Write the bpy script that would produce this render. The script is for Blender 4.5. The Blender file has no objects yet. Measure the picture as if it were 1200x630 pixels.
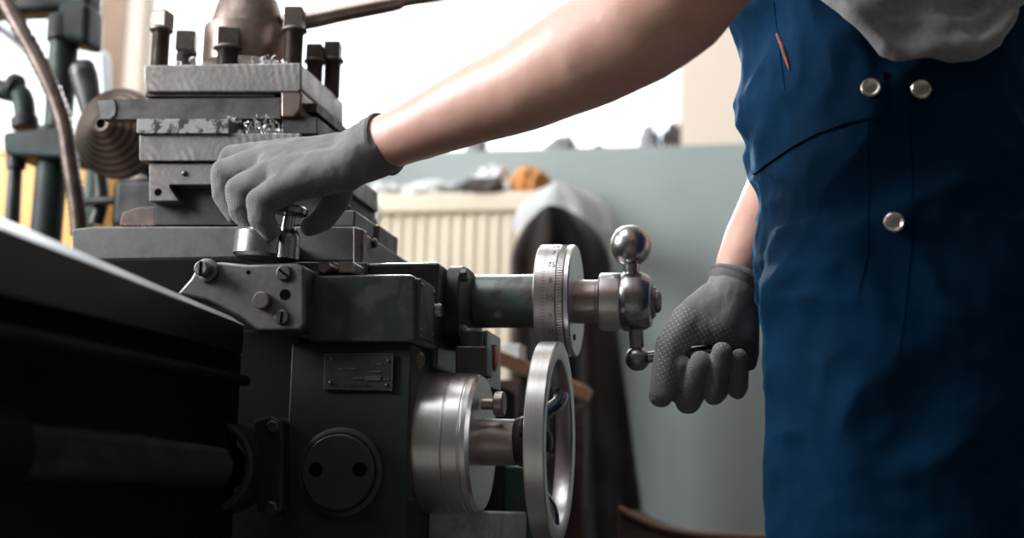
import bpy, bmesh, math, random
from mathutils import Vector, Matrix, noise
from mathutils.bvhtree import BVHTree

random.seed(7)
PI = math.pi
S = bpy.context.scene
COL = S.collection

# ------------------------------------------------------------------ camera
FP = 1200 * 50.0 / 36.0
CAM = Vector((0.0, -1.68, 0.50))
YAW, PITCH, ROLL = math.radians(11.2), math.radians(9.5), math.radians(1.2)
fw = Vector((-math.sin(YAW) * math.cos(PITCH), math.cos(YAW) * math.cos(PITCH), math.sin(PITCH)))
r0 = Vector((math.cos(YAW), math.sin(YAW), 0))
u0 = r0.cross(fw)
rt = r0 * math.cos(ROLL) + u0 * math.sin(ROLL)
up = u0 * math.cos(ROLL) - r0 * math.sin(ROLL)


def ray(px, py):
    return fw + rt * ((px - 600) / FP) + up * ((315 - py) / FP)


def at(px, py, Y):
    """point of the place at depth Y that stands at that spot of the photograph"""
    d = ray(px, py)
    return CAM + d * ((Y - CAM.y) / d.y)


def mpp(px, py, Y):
    return (at(px, py, Y) - CAM).dot(fw) / FP


cd = bpy.data.cameras.new('camera')
cam = bpy.data.objects.new('camera', cd)
COL.objects.link(cam)
M3 = Matrix((rt, up, -fw)).transposed()
cam.matrix_world = Matrix.Translation(CAM) @ M3.to_4x4()
cd.lens = 50
cd.sensor_width = 36
cd.dof.use_dof = True
cd.dof.focus_distance = 1.70
cd.dof.aperture_fstop = 2.2
cd.clip_start = 0.02
S.camera = cam

# ------------------------------------------------------------------ materials


def nodes(name):
    m = bpy.data.materials.new(name)
    m.use_nodes = True
    nt = m.node_tree
    b = nt.nodes['Principled BSDF']
    return m, nt, b


def mat(name, c1, c2=None, metal=0.0, rough=0.5, scale=8.0, lo=0.4, hi=0.6, rough2=None, bump=0.0,
        bscale=60.0, sheen=0.0, sss=0.0, coat=0.0, stretch=(1, 1, 1), metal2=None, spec=None, detail=6):
    m, nt, b = nodes(name)
    N, L = nt.nodes, nt.links
    b.inputs['Base Color'].default_value = (*c1, 1)
    b.inputs['Metallic'].default_value = metal
    b.inputs['Roughness'].default_value = rough
    if spec is not None:
        b.inputs['Specular IOR Level'].default_value = spec
    if sheen:
        b.inputs['Sheen Weight'].default_value = sheen
        b.inputs['Sheen Roughness'].default_value = 0.4
    if sss:
        b.inputs['Subsurface Weight'].default_value = sss
        b.inputs['Subsurface Radius'].default_value = (0.012, 0.005, 0.003)
        b.inputs['Subsurface Scale'].default_value = 0.6
    if coat:
        b.inputs['Coat Weight'].default_value = coat
        b.inputs['Coat Roughness'].default_value = 0.2
    tc = N.new('ShaderNodeTexCoord')
    mp = N.new('ShaderNodeMapping')
    mp.inputs['Scale'].default_value = stretch
    L.new(tc.outputs['Object'], mp.inputs['Vector'])
    if c2 is not None:
        nz = N.new('ShaderNodeTexNoise')
        nz.inputs['Scale'].default_value = scale
        nz.inputs['Detail'].default_value = detail
        nz.inputs['Roughness'].default_value = 0.65
        L.new(mp.outputs['Vector'], nz.inputs['Vector'])
        rp = N.new('ShaderNodeMapRange')
        rp.inputs['From Min'].default_value = lo
        rp.inputs['From Max'].default_value = hi
        L.new(nz.outputs['Fac'], rp.inputs['Value'])
        mx = N.new('ShaderNodeMix')
        mx.data_type = 'RGBA'
        mx.inputs['A'].default_value = (*c1, 1)
        mx.inputs['B'].default_value = (*c2, 1)
        L.new(rp.outputs['Result'], mx.inputs['Factor'])
        L.new(mx.outputs['Result'], b.inputs['Base Color'])
        for v1, v2, inp in ((rough, rough2, 'Roughness'), (metal, metal2, 'Metallic')):
            if v2 is not None:
                r2 = N.new('ShaderNodeMapRange')
                r2.inputs['To Min'].default_value = v1
                r2.inputs['To Max'].default_value = v2
                L.new(rp.outputs['Result'], r2.inputs['Value'])
                L.new(r2.outputs['Result'], b.inputs[inp])
    if bump:
        n2 = N.new('ShaderNodeTexNoise')
        n2.inputs['Scale'].default_value = bscale
        n2.inputs['Detail'].default_value = 4
        L.new(mp.outputs['Vector'], n2.inputs['Vector'])
        bp = N.new('ShaderNodeBump')
        bp.inputs['Strength'].default_value = bump
        bp.inputs['Distance'].default_value = 0.002
        L.new(n2.outputs['Fac'], bp.inputs['Height'])
        L.new(bp.outputs['Normal'], b.inputs['Normal'])
    return m


def turned(name, c1, c2, axis, scale, rough=0.3, bump=0.15, rings=False):
    """lathe-turned metal: fine rings round one axis of the object"""
    m, nt, b = nodes(name)
    N, L = nt.nodes, nt.links
    b.inputs['Metallic'].default_value = 1
    b.inputs['Roughness'].default_value = rough
    tc = N.new('ShaderNodeTexCoord')
    if rings:
        w = N.new('ShaderNodeTexWave')
        w.wave_type = 'RINGS'
        w.rings_direction = axis
        w.inputs['Scale'].default_value = scale
        w.inputs['Distortion'].default_value = 0.4
        w.inputs['Detail'].default_value = 3
        L.new(tc.outputs['Object'], w.inputs['Vector'])
        fac = w.outputs['Fac']
    else:
        mp = N.new('ShaderNodeMapping')
        s = {'X': (scale, 2, 2), 'Y': (2, scale, 2), 'Z': (2, 2, scale)}[axis]
        mp.inputs['Scale'].default_value = s
        L.new(tc.outputs['Object'], mp.inputs['Vector'])
        w = N.new('ShaderNodeTexNoise')
        w.inputs['Scale'].default_value = 1
        w.inputs['Detail'].default_value = 5
        L.new(mp.outputs['Vector'], w.inputs['Vector'])
        fac = w.outputs['Fac']
    mx = N.new('ShaderNodeMix')
    mx.data_type = 'RGBA'
    mx.inputs['A'].default_value = (*c1, 1)
    mx.inputs['B'].default_value = (*c2, 1)
    L.new(fac, mx.inputs['Factor'])
    L.new(mx.outputs['Result'], b.inputs['Base Color'])
    bp = N.new('ShaderNodeBump')
    bp.inputs['Strength'].default_value = bump
    bp.inputs['Distance'].default_value = 0.001
    L.new(fac, bp.inputs['Height'])
    L.new(bp.outputs['Normal'], b.inputs['Normal'])
    return m


def knit(name, base, dots=None):
    """knitted glove: fine ribs, with an optional printed dot grid on one patch"""
    m, nt, b = nodes(name)
    N, L = nt.nodes, nt.links
    b.inputs['Roughness'].default_value = 0.9
    b.inputs['Sheen Weight'].default_value = 0.25
    b.inputs['Sheen Roughness'].default_value = 0.35
    tc = N.new('ShaderNodeTexCoord')
    w = N.new('ShaderNodeTexWave')
    w.bands_direction = 'DIAGONAL'
    w.inputs['Scale'].default_value = 210
    w.inputs['Distortion'].default_value = 1.5
    L.new(tc.outputs['Object'], w.inputs['Vector'])
    w2 = N.new('ShaderNodeTexWave')
    w2.bands_direction = 'X'
    w2.inputs['Scale'].default_value = 190
    L.new(tc.outputs['Object'], w2.inputs['Vector'])
    ad = N.new('ShaderNodeMath')
    ad.operation = 'MULTIPLY'
    L.new(w.outputs['Fac'], ad.inputs[0])
    L.new(w2.outputs['Fac'], ad.inputs[1])
    bp = N.new('ShaderNodeBump')
    bp.inputs['Strength'].default_value = 0.9
    bp.inputs['Distance'].default_value = 0.0008
    L.new(ad.outputs[0], bp.inputs['Height'])
    L.new(bp.outputs['Normal'], b.inputs['Normal'])
    nz = N.new('ShaderNodeTexNoise')
    nz.inputs['Scale'].default_value = 30
    nz.inputs['Detail'].default_value = 5
    L.new(tc.outputs['Object'], nz.inputs['Vector'])
    mx = N.new('ShaderNodeMix')
    mx.data_type = 'RGBA'
    mx.inputs['A'].default_value = (*[c * 0.5 for c in base], 1)
    mx.inputs['B'].default_value = (*[c * 1.4 for c in base], 1)
    L.new(nz.outputs['Fac'], mx.inputs['Factor'])
    rib = N.new('ShaderNodeMapRange')
    rib.inputs['To Min'].default_value = .72
    rib.inputs['To Max'].default_value = 1.15
    L.new(ad.outputs[0], rib.inputs['Value'])
    mr = N.new('ShaderNodeVectorMath')
    mr.operation = 'SCALE'
    L.new(mx.outputs['Result'], mr.inputs[0])
    L.new(rib.outputs['Result'], mr.inputs['Scale'])
    out = mr.outputs['Vector']
    if dots:
        # dots = (pitch, x0, x1, z0, z1) in object space on the side turned to -Y
        pitch = dots[0]
        sep = N.new('ShaderNodeSeparateXYZ')
        L.new(tc.outputs['Object'], sep.inputs[0])

        def mth(op, a, bb=None):
            n = N.new('ShaderNodeMath')
            n.operation = op
            for i, v in enumerate((a, bb)):
                if v is None:
                    continue
                if isinstance(v, (int, float)):
                    n.inputs[i].default_value = v
                else:
                    L.new(v, n.inputs[i])
            return n.outputs[0]
        x, z = sep.outputs['X'], sep.outputs['Z']
        a = mth('ADD', mth('MULTIPLY', x, 0.86), mth('MULTIPLY', z, 0.5))
        c = mth('SUBTRACT', mth('MULTIPLY', z, 0.86), mth('MULTIPLY', x, 0.5))
        da = mth('SUBTRACT', mth('FRACT', mth('DIVIDE', a, pitch)), 0.5)
        dc = mth('SUBTRACT', mth('FRACT', mth('DIVIDE', c, pitch)), 0.5)
        rr = mth('ADD', mth('MULTIPLY', da, da), mth('MULTIPLY', dc, dc))
        dot = mth('LESS_THAN', rr, 0.045)
        mask = mth('MULTIPLY', mth('MULTIPLY', mth('GREATER_THAN', x, dots[1]), mth('LESS_THAN', x, dots[2])),
                   mth('MULTIPLY', mth('GREATER_THAN', z, dots[3]), mth('LESS_THAN', z, dots[4])))
        lim = mth('LESS_THAN', mth('ADD', mth('MULTIPLY', x, dots[5]), z), dots[6])
        lim = mth('MULTIPLY', lim, mth('MAXIMUM', mth('LESS_THAN', x, dots[7]), mth('GREATER_THAN', z, dots[8])))
        geo = N.new('ShaderNodeNewGeometry')
        sn = N.new('ShaderNodeSeparateXYZ')
        L.new(geo.outputs['Normal'], sn.inputs[0])
        face = mth('LESS_THAN', sn.outputs['Y'], -0.35)
        f = mth('MULTIPLY', mth('MULTIPLY', mth('MULTIPLY', dot, mask), face), lim)
        m2 = N.new('ShaderNodeMix')
        m2.data_type = 'RGBA'
        L.new(out, m2.inputs['A'])
        m2.inputs['B'].default_value = (0.42, 0.42, 0.43, 1)
        L.new(f, m2.inputs['Factor'])
        out = m2.outputs['Result']
    L.new(out, b.inputs['Base Color'])
    return m


M = {}
M['steel'] = mat('bright_steel', (.36, .345, .345), (.24, .23, .23), 1, .2, 14, .35, .7, .34, bump=.05, bscale=90)
M['steel_x'] = turned('turned_steel', (.74, .72, .715), (.50, .48, .475), 'X', 900, .31, .12)
M['steel_dull'] = turned('dull_turned_steel', (.42, .37, .35), (.24, .2, .19), 'X', 700, .36, .15)
M['black_metal'] = mat('black_metal', (.025, .025, .027), (.06, .055, .055), .6, .4, 20, .4, .65, .55, bump=.1)
M['plate'] = mat('tool_steel', (.215, .20, .192), (.095, .087, .083), .85, .38, 30, .3, .7, .55, bump=.2, bscale=160)
M['plate_dark'] = mat('dark_tool_steel', (.075, .07, .069), (.035, .032, .032), .7, .44, 34, .35, .65, .65, bump=.15, bscale=120)
M['rusty'] = mat('spotted_steel', (.2, .195, .19), (.03, .022, .02), .6, .5, 70, .5, .58, .7, bump=.2, bscale=120)
M['slide'] = mat('ground_cast_iron', (.15, .146, .146), (.07, .068, .069), .8, .4, 30, .35, .7, .6, bump=.12, bscale=150)
M['bracket'] = mat('grey_cast_bracket', (.175, .165, .162), (.075, .07, .07), .8, .36, 26, .35, .65, .55, bump=.15, bscale=90)
M['green'] = mat('worn_green_paint', (.04, .062, .056), (.05, .045, .045), .1, .42, 16, .42, .56, .55, bump=.2, bscale=60, coat=.15)
M['green_dark'] = mat('oily_dark_green_paint', (.010, .021, .0185), (.010, .0105, .0105), .05, .48, 11, .42, .56, .6, bump=.2, bscale=50, spec=.3)
M['gearbox'] = mat('oily_gearbox_paint', (.024, .034, .034), (.048, .046, .046), .45, .32, 26, .46, .56, .42, bump=.22, bscale=40, coat=.25)
M['tube'] = mat('chipped_green_tube', (.10, .135, .115), (.06, .045, .04), .3, .34, 26, .5, .6, .45, bump=.2, bscale=70, coat=.25)
M['bed'] = mat('oily_bed_iron', (.035, .035, .04), (.02, .019, .021), .8, .38, 6, .4, .65, .4, bump=.1, bscale=60)
M['bed_black'] = mat('black_bed_casting', (.006, .0055, .006), (.010, .009, .009), 0, .8, 8, .4, .65, .85, spec=.06)
M['screw'] = mat('dark_screw_steel', (.17, .145, .135), (.09, .075, .07), .85, .36, 40, .4, .65, .5, bump=.15, bscale=120)
M['nut'] = mat('oily_brown_nut', (.19, .145, .125), (.1, .075, .065), .85, .35, 30, .4, .65, .5, bump=.15, bscale=100)
M['chips'] = mat('bright_steel_shavings', (.75, .74, .74), (.5, .48, .47), .35, .35, 50)
M['cone'] = turned('turned_disc', (.19, .145, .12), (.065, .05, .043), 'Y', 38, .36, .25, rings=True)
M['hole'] = mat('black_hole', (.004, .004, .004), None, 0, 1, spec=0)
M['red'] = mat('red_button', (.35, .02, .015), None, 0, .4)
M['plate_name'] = mat('tarnished_nameplate', (.03, .042, .045), (.02, .02, .022), .4, .45, 40, .4, .6, .5, bump=.1)
M['plate_mark'] = mat('nameplate_lettering', (.085, .083, .088), None, .6, .45)
M['ink'] = mat('engraved_ink', (.02, .018, .018), None, 0, .6)
M['chippan'] = mat('grey_blue_pan', (.3, .36, .38), (.2, .24, .25), .2, .45, 30, .45, .6)
M['plug'] = mat('oily_dark_cast_iron', (.036, .034, .034), (.022, .021, .021), .4, .48, 20, .4, .65, .5, bump=.15, bscale=60)
M['brown'] = mat('brown_rust', (.14, .085, .065), (.07, .05, .045), .3, .55, 30)
M['skin'] = mat('skin', (.50, .285, .225), (.43, .215, .165), 0, .5, 12, .35, .7, sss=.12, bump=.12, bscale=160)
M['overalls'] = mat('blue_work_cotton', (.0018, .018, .046), (.0012, .012, .030), 0, .85, 14, .35, .65, sheen=.45, bump=.25, bscale=420)
M['overalls'].node_tree.nodes['Principled BSDF'].inputs['Sheen Roughness'].default_value = .2
M['overalls'].node_tree.nodes['Principled BSDF'].inputs['Sheen Tint'].default_value = (.12, .48, .95, 1)
M['overalls'].node_tree.nodes['Principled BSDF'].inputs['Specular IOR Level'].default_value = .04
M['seam'] = mat('dark_blue_seam', (.001, .010, .026), None, 0, 1, spec=0)
M['shirt'] = mat('grey_marl_jersey', (.21, .205, .21), (.13, .13, .135), 0, .95, 120, .3, .7, sheen=.4, bump=.3, bscale=300)
M['button'] = mat('brushed_button', (.62, .56, .5), (.3, .26, .24), 1, .3, 90, .35, .65, bump=.15, bscale=200)
M['glove'] = knit('grey_knit', (.165, .16, .162))
M['boot'] = mat('black_leather', (.02, .018, .017), (.035, .03, .028), 0, .5, 20)
M['hair'] = mat('brown_hair', (.05, .032, .02), (.03, .02, .012), 0, .6, 90)
M['wood'] = mat('pale_pine', (.75, .48, .30), (.6, .36, .2), 0, .6, 14, stretch=(1, 8, 8))
M['darkwood'] = mat('dark_stained_wood', (.05, .025, .018), (.02, .012, .01), 0, .5, 8, stretch=(1, 6, 6))
M['radiator'] = mat('cream_enamel', (.82, .72, .58), (.76, .66, .52), 0, .35, 4)
M['coat'] = mat('dark_coat_cloth', (.018, .016, .018), (.075, .043, .034), 0, .9, 5, .48, .66, stretch=(4, 4, .6), sheen=.3)
M['white_cloth'] = mat('white_cloth', (.88, .88, .89), (.75, .75, .77), 0, .9, 10)
M['paper'] = mat('crumpled_paper', (.8, .8, .8), (.55, .55, .56), 0, .8, 25)
M['dark_cloth'] = mat('dark_rag', (.06, .055, .06), (.12, .1, .1), 0, .9, 25)
M['orange_cloth'] = mat('orange_leather', (.65, .27, .07), (.45, .18, .05), 0, .7, 20)
M['orange'] = mat('orange_enamel', (.85, .40, .06), (.78, .34, .05), 0, .4, 3)
M['guard'] = mat('pale_blue_enamel', (.6, .66, .72), (.53, .58, .64), 0, .35, 3)
M['ivory'] = mat('ivory_enamel', (.8, .77, .68), None, 0, .4)
M['pipe'] = mat('dark_green_pipe', (.012, .028, .025), (.016, .016, .016), 0, .5, 14, .4, .6, .6, bump=.2, bscale=50, spec=.25)
M['hose'] = mat('brown_metal_hose', (.11, .08, .068), (.06, .045, .04), .8, .4, 40)
M['greenpost'] = mat('mid_green_enamel', (.06, .11, .09), None, 0, .4)
M['debris'] = mat('grey_debris', (.32, .33, .36), (.2, .2, .22), 0, .8, 30)
M['frame'] = mat('white_window_frame', (.82, .79, .75), None, 0, .45)
M['ceiling'] = mat('whitewash', (.5, .48, .46), None, 0, .9)
M['wall_shade'] = mat('smoke_brown_wall', (.16, .145, .13), (.12, .11, .1), 0, .8, 3)
M['floor'] = mat('stained_concrete', (.22, .2, .18), (.14, .13, .12), 0, .7, 3)

# back wall: cream above, grey-blue oil paint below the sill line
SILL_Z = at(700, 173, 1.45).z


def two_tone(name):
    m, nt, b = nodes(name)
    N, L = nt.nodes, nt.links
    b.inputs['Roughness'].default_value = .6
    geo = N.new('ShaderNodeNewGeometry')
    sp = N.new('ShaderNodeSeparateXYZ')
    L.new(geo.outputs['Position'], sp.inputs[0])
    lt = N.new('ShaderNodeMath')
    lt.operation = 'LESS_THAN'
    L.new(sp.outputs['Z'], lt.inputs[0])
    lt.inputs[1].default_value = SILL_Z
    nz = N.new('ShaderNodeTexNoise')
    nz.inputs['Scale'].default_value = 3.5
    nz.inputs['Detail'].default_value = 7
    L.new(geo.outputs['Position'], nz.inputs['Vector'])
    lo = N.new('ShaderNodeMix')
    lo.data_type = 'RGBA'
    lo.inputs['A'].default_value = (.235, .285, .28, 1)
    lo.inputs['B'].default_value = (.40, .44, .425, 1)
    L.new(nz.outputs['Fac'], lo.inputs['Factor'])
    mx = N.new('ShaderNodeMix')
    mx.data_type = 'RGBA'
    mx.inputs['A'].default_value = (.78, .66, .55, 1)
    L.new(lo.outputs['Result'], mx.inputs['B'])
    L.new(lt.outputs[0], mx.inputs['Factor'])
    L.new(mx.outputs['Result'], b.inputs['Base Color'])
    return m


def milling(m, ctr, scale):
    nt = m.node_tree
    N, L = nt.nodes, nt.links
    b = N['Principled BSDF']
    src = b.inputs['Base Color'].links[0].from_socket
    tc = N.new('ShaderNodeTexCoord')
    mp = N.new('ShaderNodeMapping')
    mp.inputs['Location'].default_value = ctr
    L.new(tc.outputs['Object'], mp.inputs['Vector'])
    w = N.new('ShaderNodeTexWave')
    w.wave_type = 'RINGS'
    w.rings_direction = 'Y'
    w.inputs['Scale'].default_value = scale
    w.inputs['Distortion'].default_value = 1.2
    w.inputs['Detail'].default_value = 3
    L.new(mp.outputs['Vector'], w.inputs['Vector'])
    nz = N.new('ShaderNodeTexNoise')
    nz.inputs['Scale'].default_value = 14
    L.new(tc.outputs['Object'], nz.inputs['Vector'])
    mk = N.new('ShaderNodeMapRange')
    mk.inputs['From Min'].default_value = .45
    mk.inputs['From Max'].default_value = .62
    L.new(nz.outputs['Fac'], mk.inputs['Value'])
    f = N.new('ShaderNodeMath')
    f.operation = 'MULTIPLY'
    L.new(w.outputs['Fac'], f.inputs[0])
    L.new(mk.outputs['Result'], f.inputs[1])
    mx = N.new('ShaderNodeMix')
    mx.data_type = 'RGBA'
    L.new(src, mx.inputs['A'])
    mx.inputs['B'].default_value = (.34, .32, .31, 1)
    g_ = N.new('ShaderNodeMath')
    g_.operation = 'MULTIPLY'
    L.new(f.outputs[0], g_.inputs[0])
    g_.inputs[1].default_value = .5
    L.new(g_.outputs[0], mx.inputs['Factor'])
    L.new(mx.outputs['Result'], b.inputs['Base Color'])


milling(M['plate'], (.14, 0, .05), 30)
M['wall'] = two_tone('two_tone_wall')


def glass():
    m = bpy.data.materials.new('window_glass')
    m.use_nodes = True
    nt = m.node_tree
    nt.nodes.clear()
    o = nt.nodes.new('ShaderNodeOutputMaterial')
    t = nt.nodes.new('ShaderNodeBsdfTransparent')
    g = nt.nodes.new('ShaderNodeBsdfGlossy')
    g.inputs['Roughness'].default_value = .02
    mx = nt.nodes.new('ShaderNodeMixShader')
    mx.inputs[0].default_value = .05
    nt.links.new(t.outputs[0], mx.inputs[1])
    nt.links.new(g.outputs[0], mx.inputs[2])
    nt.links.new(mx.outputs[0], o.inputs[0])
    return m


M['glass'] = glass()

# ------------------------------------------------------------------ building helpers
WLOC = {}


def link(o, parent, wloc):
    COL.objects.link(o)
    WLOC[o] = Vector(wloc)
    if parent is not None:
        o.parent = parent
        o.location = Vector(wloc) - WLOC[parent]
    else:
        o.location = wloc


def tag(o, label=None, cat=None, group=None, kind=None):
    if label:
        o['label'] = label
    if cat:
        o['category'] = cat
    if group:
        o['group'] = group
    if kind:
        o['kind'] = kind
    return o


def empty(name, loc, label=None, cat=None, group=None):
    o = bpy.data.objects.new(name, None)
    o.empty_display_size = .05
    link(o, None, loc)
    return tag(o, label, cat, group)


class MB:
    def __init__(self):
        self.bm = bmesh.new()

    def box(self, x0, x1, y0, y1, z0, z1, rot=None):
        vs = [self.bm.verts.new((x, y, z)) for x in (x0, x1) for y in (y0, y1) for z in (z0, z1)]
        for f in ((0, 1, 3, 2), (4, 6, 7, 5), (0, 4, 5, 1), (2, 3, 7, 6), (0, 2, 6, 4), (1, 5, 7, 3)):
            self.bm.faces.new([vs[i] for i in f])
        if rot:
            bmesh.ops.rotate(self.bm, cent=Vector(((x0 + x1) / 2, (y0 + y1) / 2, (z0 + z1) / 2)), matrix=rot, verts=vs)
        return self

    def pbox(self, px0, py0, px1, py1, Y0, Y1):
        xc, yc = (px0 + px1) / 2, (py0 + py1) / 2
        return self.box(at(px0, yc, Y0).x, at(px1, yc, Y0).x, Y0, Y1, at(xc, py1, Y0).z, at(xc, py0, Y0).z)

    def prism(self, pts, y0, y1):
        """XZ outline pushed from y0 to y1"""
        a = [self.bm.verts.new((x, y0, z)) for x, z in pts]
        b = [self.bm.verts.new((x, y1, z)) for x, z in pts]
        n = len(pts)
        self.bm.faces.new(a)
        self.bm.faces.new(b[::-1])
        for i in range(n):
            self.bm.faces.new((a[i], b[i], b[(i + 1) % n], a[(i + 1) % n]))
        return self

    def pprism(self, pts, Y0, Y1):
        q = [at(x, y, Y0) for x, y in pts]
        return self.prism([(p.x, p.z) for p in q], Y0, Y1)

    def lathe(self, o, axis, prof, seg=48, caps=True):
        o = Vector(o)
        axis = Vector(axis).normalized()
        a = axis.orthogonal().normalized()
        b = axis.cross(a)
        rings = []
        for t, r in prof:
            rings.append([self.bm.verts.new(o + axis * t + (a * math.cos(2 * PI * k / seg) + b * math.sin(2 * PI * k / seg)) * max(r, 1e-5))
                          for k in range(seg)])
        for p, q in zip(rings, rings[1:]):
            for k in range(seg):
                self.bm.faces.new((p[k], p[(k + 1) % seg], q[(k + 1) % seg], q[k]))
        if caps:
            self.bm.faces.new(rings[0][::-1])
            self.bm.faces.new(rings[-1])
        return self

    def latx(self, prof, yc, Y, seg=64):
        """turned body about an X axis; profile given as (photo x of the axis point, radius in photo px)"""
        x0 = at(prof[0][0], yc, Y)
        out = []
        for px, r in prof:
            out.append((at(px, yc, Y).x - x0.x, r * mpp(px, yc, Y)))
        return self.lathe(x0, (1, 0, 0), out, seg)

    def cyl(self, p0, p1, r0, r1=None, seg=24):
        p0, p1 = Vector(p0), Vector(p1)
        return self.lathe(p0, p1 - p0, [(0, r0), ((p1 - p0).length, r0 if r1 is None else r1)], seg)

    def ball(self, c, r, seg=24, squash=(1, 1, 1)):
        ret = bmesh.ops.create_uvsphere(self.bm, u_segments=seg, v_segments=seg // 2, radius=r)
        for v in ret['verts']:
            v.co = Vector((v.co.x * squash[0], v.co.y * squash[1], v.co.z * squash[2])) + Vector(c)
        return self

    def tube(self, pts, radii, seg=16, samples=8, wob=None):
        pts = [Vector(p) for p in pts]
        if not isinstance(radii, (list, tuple)):
            radii = [radii] * len(pts)
        P, R = [], []
        n = len(pts)
        for i in range(n - 1):
            p0, p1, p2, p3 = pts[max(i - 1, 0)], pts[i], pts[i + 1], pts[min(i + 2, n - 1)]
            for k in range(samples):
                t = k / samples
                P.append(.5 * ((2 * p1) + (p2 - p0) * t + (2 * p0 - 5 * p1 + 4 * p2 - p3) * t * t + (3 * p1 - p0 - 3 * p2 + p3) * t ** 3))
                R.append(radii[i] + (radii[i + 1] - radii[i]) * t)
        P.append(pts[-1])
        R.append(radii[-1])
        if wob:
            R = [r * (1 + wob * (1 if i % 2 else -1)) for i, r in enumerate(R)]
        nrm = None
        rings = []
        for i, p in enumerate(P):
            t = (P[min(i + 1, len(P) - 1)] - P[max(i - 1, 0)]).normalized()
            nrm = t.orthogonal().normalized() if nrm is None else (nrm - t * nrm.dot(t)).normalized()
            b = t.cross(nrm)
            rings.append([self.bm.verts.new(p + (nrm * math.cos(2 * PI * k / seg) + b * math.sin(2 * PI * k / seg)) * R[i]) for k in range(seg)])
        for p, q in zip(rings, rings[1:]):
            for k in range(seg):
                self.bm.faces.new((p[k], p[(k + 1) % seg], q[(k + 1) % seg], q[k]))
        self.bm.faces.new(rings[0][::-1])
        self.bm.faces.new(rings[-1])
        return self

    def hull(self, balls, seg=14):
        """closed skin round a set of balls (centre, radius)"""
        t = bmesh.new()
        for c, r in balls:
            ret = bmesh.ops.create_uvsphere(t, u_segments=seg, v_segments=seg // 2 + 1, radius=r)
            for v in ret['verts']:
                v.co += Vector(c)
        for f in list(t.faces):
            t.faces.remove(f)
        for e in list(t.edges):
            t.edges.remove(e)
        res = bmesh.ops.convex_hull(t, input=list(t.verts))
        gone = [e for e in res['geom_interior'] + res['geom_unused'] if isinstance(e, bmesh.types.BMVert)]
        bmesh.ops.delete(t, geom=list(set(gone)), context='VERTS')
        me = bpy.data.meshes.new('tmp')
        t.to_mesh(me)
        t.free()
        self.bm.from_mesh(me)
        bpy.data.meshes.remove(me)
        return self

    def chain(self, balls, seg=14):
        for a, b in zip(balls, balls[1:]):
            self.hull([a, b], seg)
        return self

    def loft(self, rings):
        rs = [[self.bm.verts.new(p) for p in r] for r in rings]
        n = len(rs[0])
        for p, q in zip(rs, rs[1:]):
            for k in range(n):
                self.bm.faces.new((p[k], p[(k + 1) % n], q[(k + 1) % n], q[k]))
        self.bm.faces.new(rs[0][::-1])
        self.bm.faces.new(rs[-1])
        return self

    def build(self, name, material, parent=None, bevel=0.0, smooth=True, angle=35, remesh=0.0, smooth_it=0, base=False, seg=2, fn=None):
        bm = self.bm
        bmesh.ops.recalc_face_normals(bm, faces=bm.faces)
        me = bpy.data.meshes.new(name)
        bm.to_mesh(me)
        bm.free()
        o = bpy.data.objects.new(name, me)
        COL.objects.link(o)
        if remesh:
            md = o.modifiers.new('r', 'REMESH')
            md.mode = 'VOXEL'
            md.voxel_size = remesh
            if smooth_it:
                sm = o.modifiers.new('s', 'SMOOTH')
                sm.factor = .5
                sm.iterations = smooth_it
            dg = bpy.context.evaluated_depsgraph_get()
            dg.update()
            new = bpy.data.meshes.new_from_object(o.evaluated_get(dg))
            o.modifiers.clear()
            o.data = new
            bpy.data.meshes.remove(me)
            me = new
            me.name = name
        if fn:
            nr = [v.normal.copy() for v in me.vertices]
            for v, n_ in zip(me.vertices, nr):
                v.co = fn(v.co.copy(), n_)
            me.update()
        COL.objects.unlink(o)
        cs = [v.co for v in me.vertices]
        lo = Vector((min(c.x for c in cs), min(c.y for c in cs), min(c.z for c in cs)))
        hi = Vector((max(c.x for c in cs), max(c.y for c in cs), max(c.z for c in cs)))
        ctr = (lo + hi) / 2
        if base:
            ctr.z = lo.z
        me.transform(Matrix.Translation(-ctr))
        me.materials.append(material)
        if smooth:
            me.shade_smooth()
            if not remesh:
                me.set_sharp_from_angle(angle=math.radians(angle))
        link(o, parent, ctr)
        if bevel:
            bv = o.modifiers.new('bevel', 'BEVEL')
            bv.width = bevel
            bv.segments = seg
            bv.limit_method = 'ANGLE'
            bv.angle_limit = math.radians(38)
            bv.harden_normals = True
        return o


def structure(o):
    o['kind'] = 'structure'
    return o


# ------------------------------------------------------------------ the room
WY = 1.45          # inner face of the back wall
WX0, WX1, FY, CZ = -2.6, 2.4, -4.2, 3.3
w1 = (at(145, 100, WY).x, at(798, 100, WY).x)
w2 = (-2.3, at(100, 100, WY).x)
WTOP = 2.75
m = MB()
m.box(WX0 - .2, WX1 + .2, WY, WY + .25, 0, SILL_Z)
m.box(WX0 - .2, WX1 + .2, WY, WY + .25, WTOP, CZ)
m.box(WX0 - .2, w2[0], WY, WY + .25, SILL_Z, WTOP)
m.box(w2[1], w1[0], WY, WY + .25, SILL_Z, WTOP)
m.box(w1[1], WX1 + .2, WY, WY + .25, SILL_Z, WTOP)
structure(m.build('wall_back', M['wall'], smooth=False))
structure(MB().box(w2[1] + .001, w1[0] - .001, WY - .02, WY, SILL_Z, WTOP).build('pier_shade_board_1', mat('pier_shade_tan', (.36, .25, .18), (.31, .215, .155), 0, .7, 6), smooth=False))  # board added over the cream pier; its tan colour stands in for shade
structure(MB().box(WX0 - .2, WX1 + .2, FY - .2, WY + .25, -.12, 0).build('floor', M['floor'], smooth=False))
structure(MB().box(WX0 - .2, WX1 + .2, FY - .2, WY + .25, CZ, CZ + .12).build('ceiling', M['ceiling'], smooth=False))
m = MB()
LY0, LY1, LZ1 = -1.5, -.05, 2.95
m.box(WX0 - .2, WX0, FY, WY, 0, SILL_Z)
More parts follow.
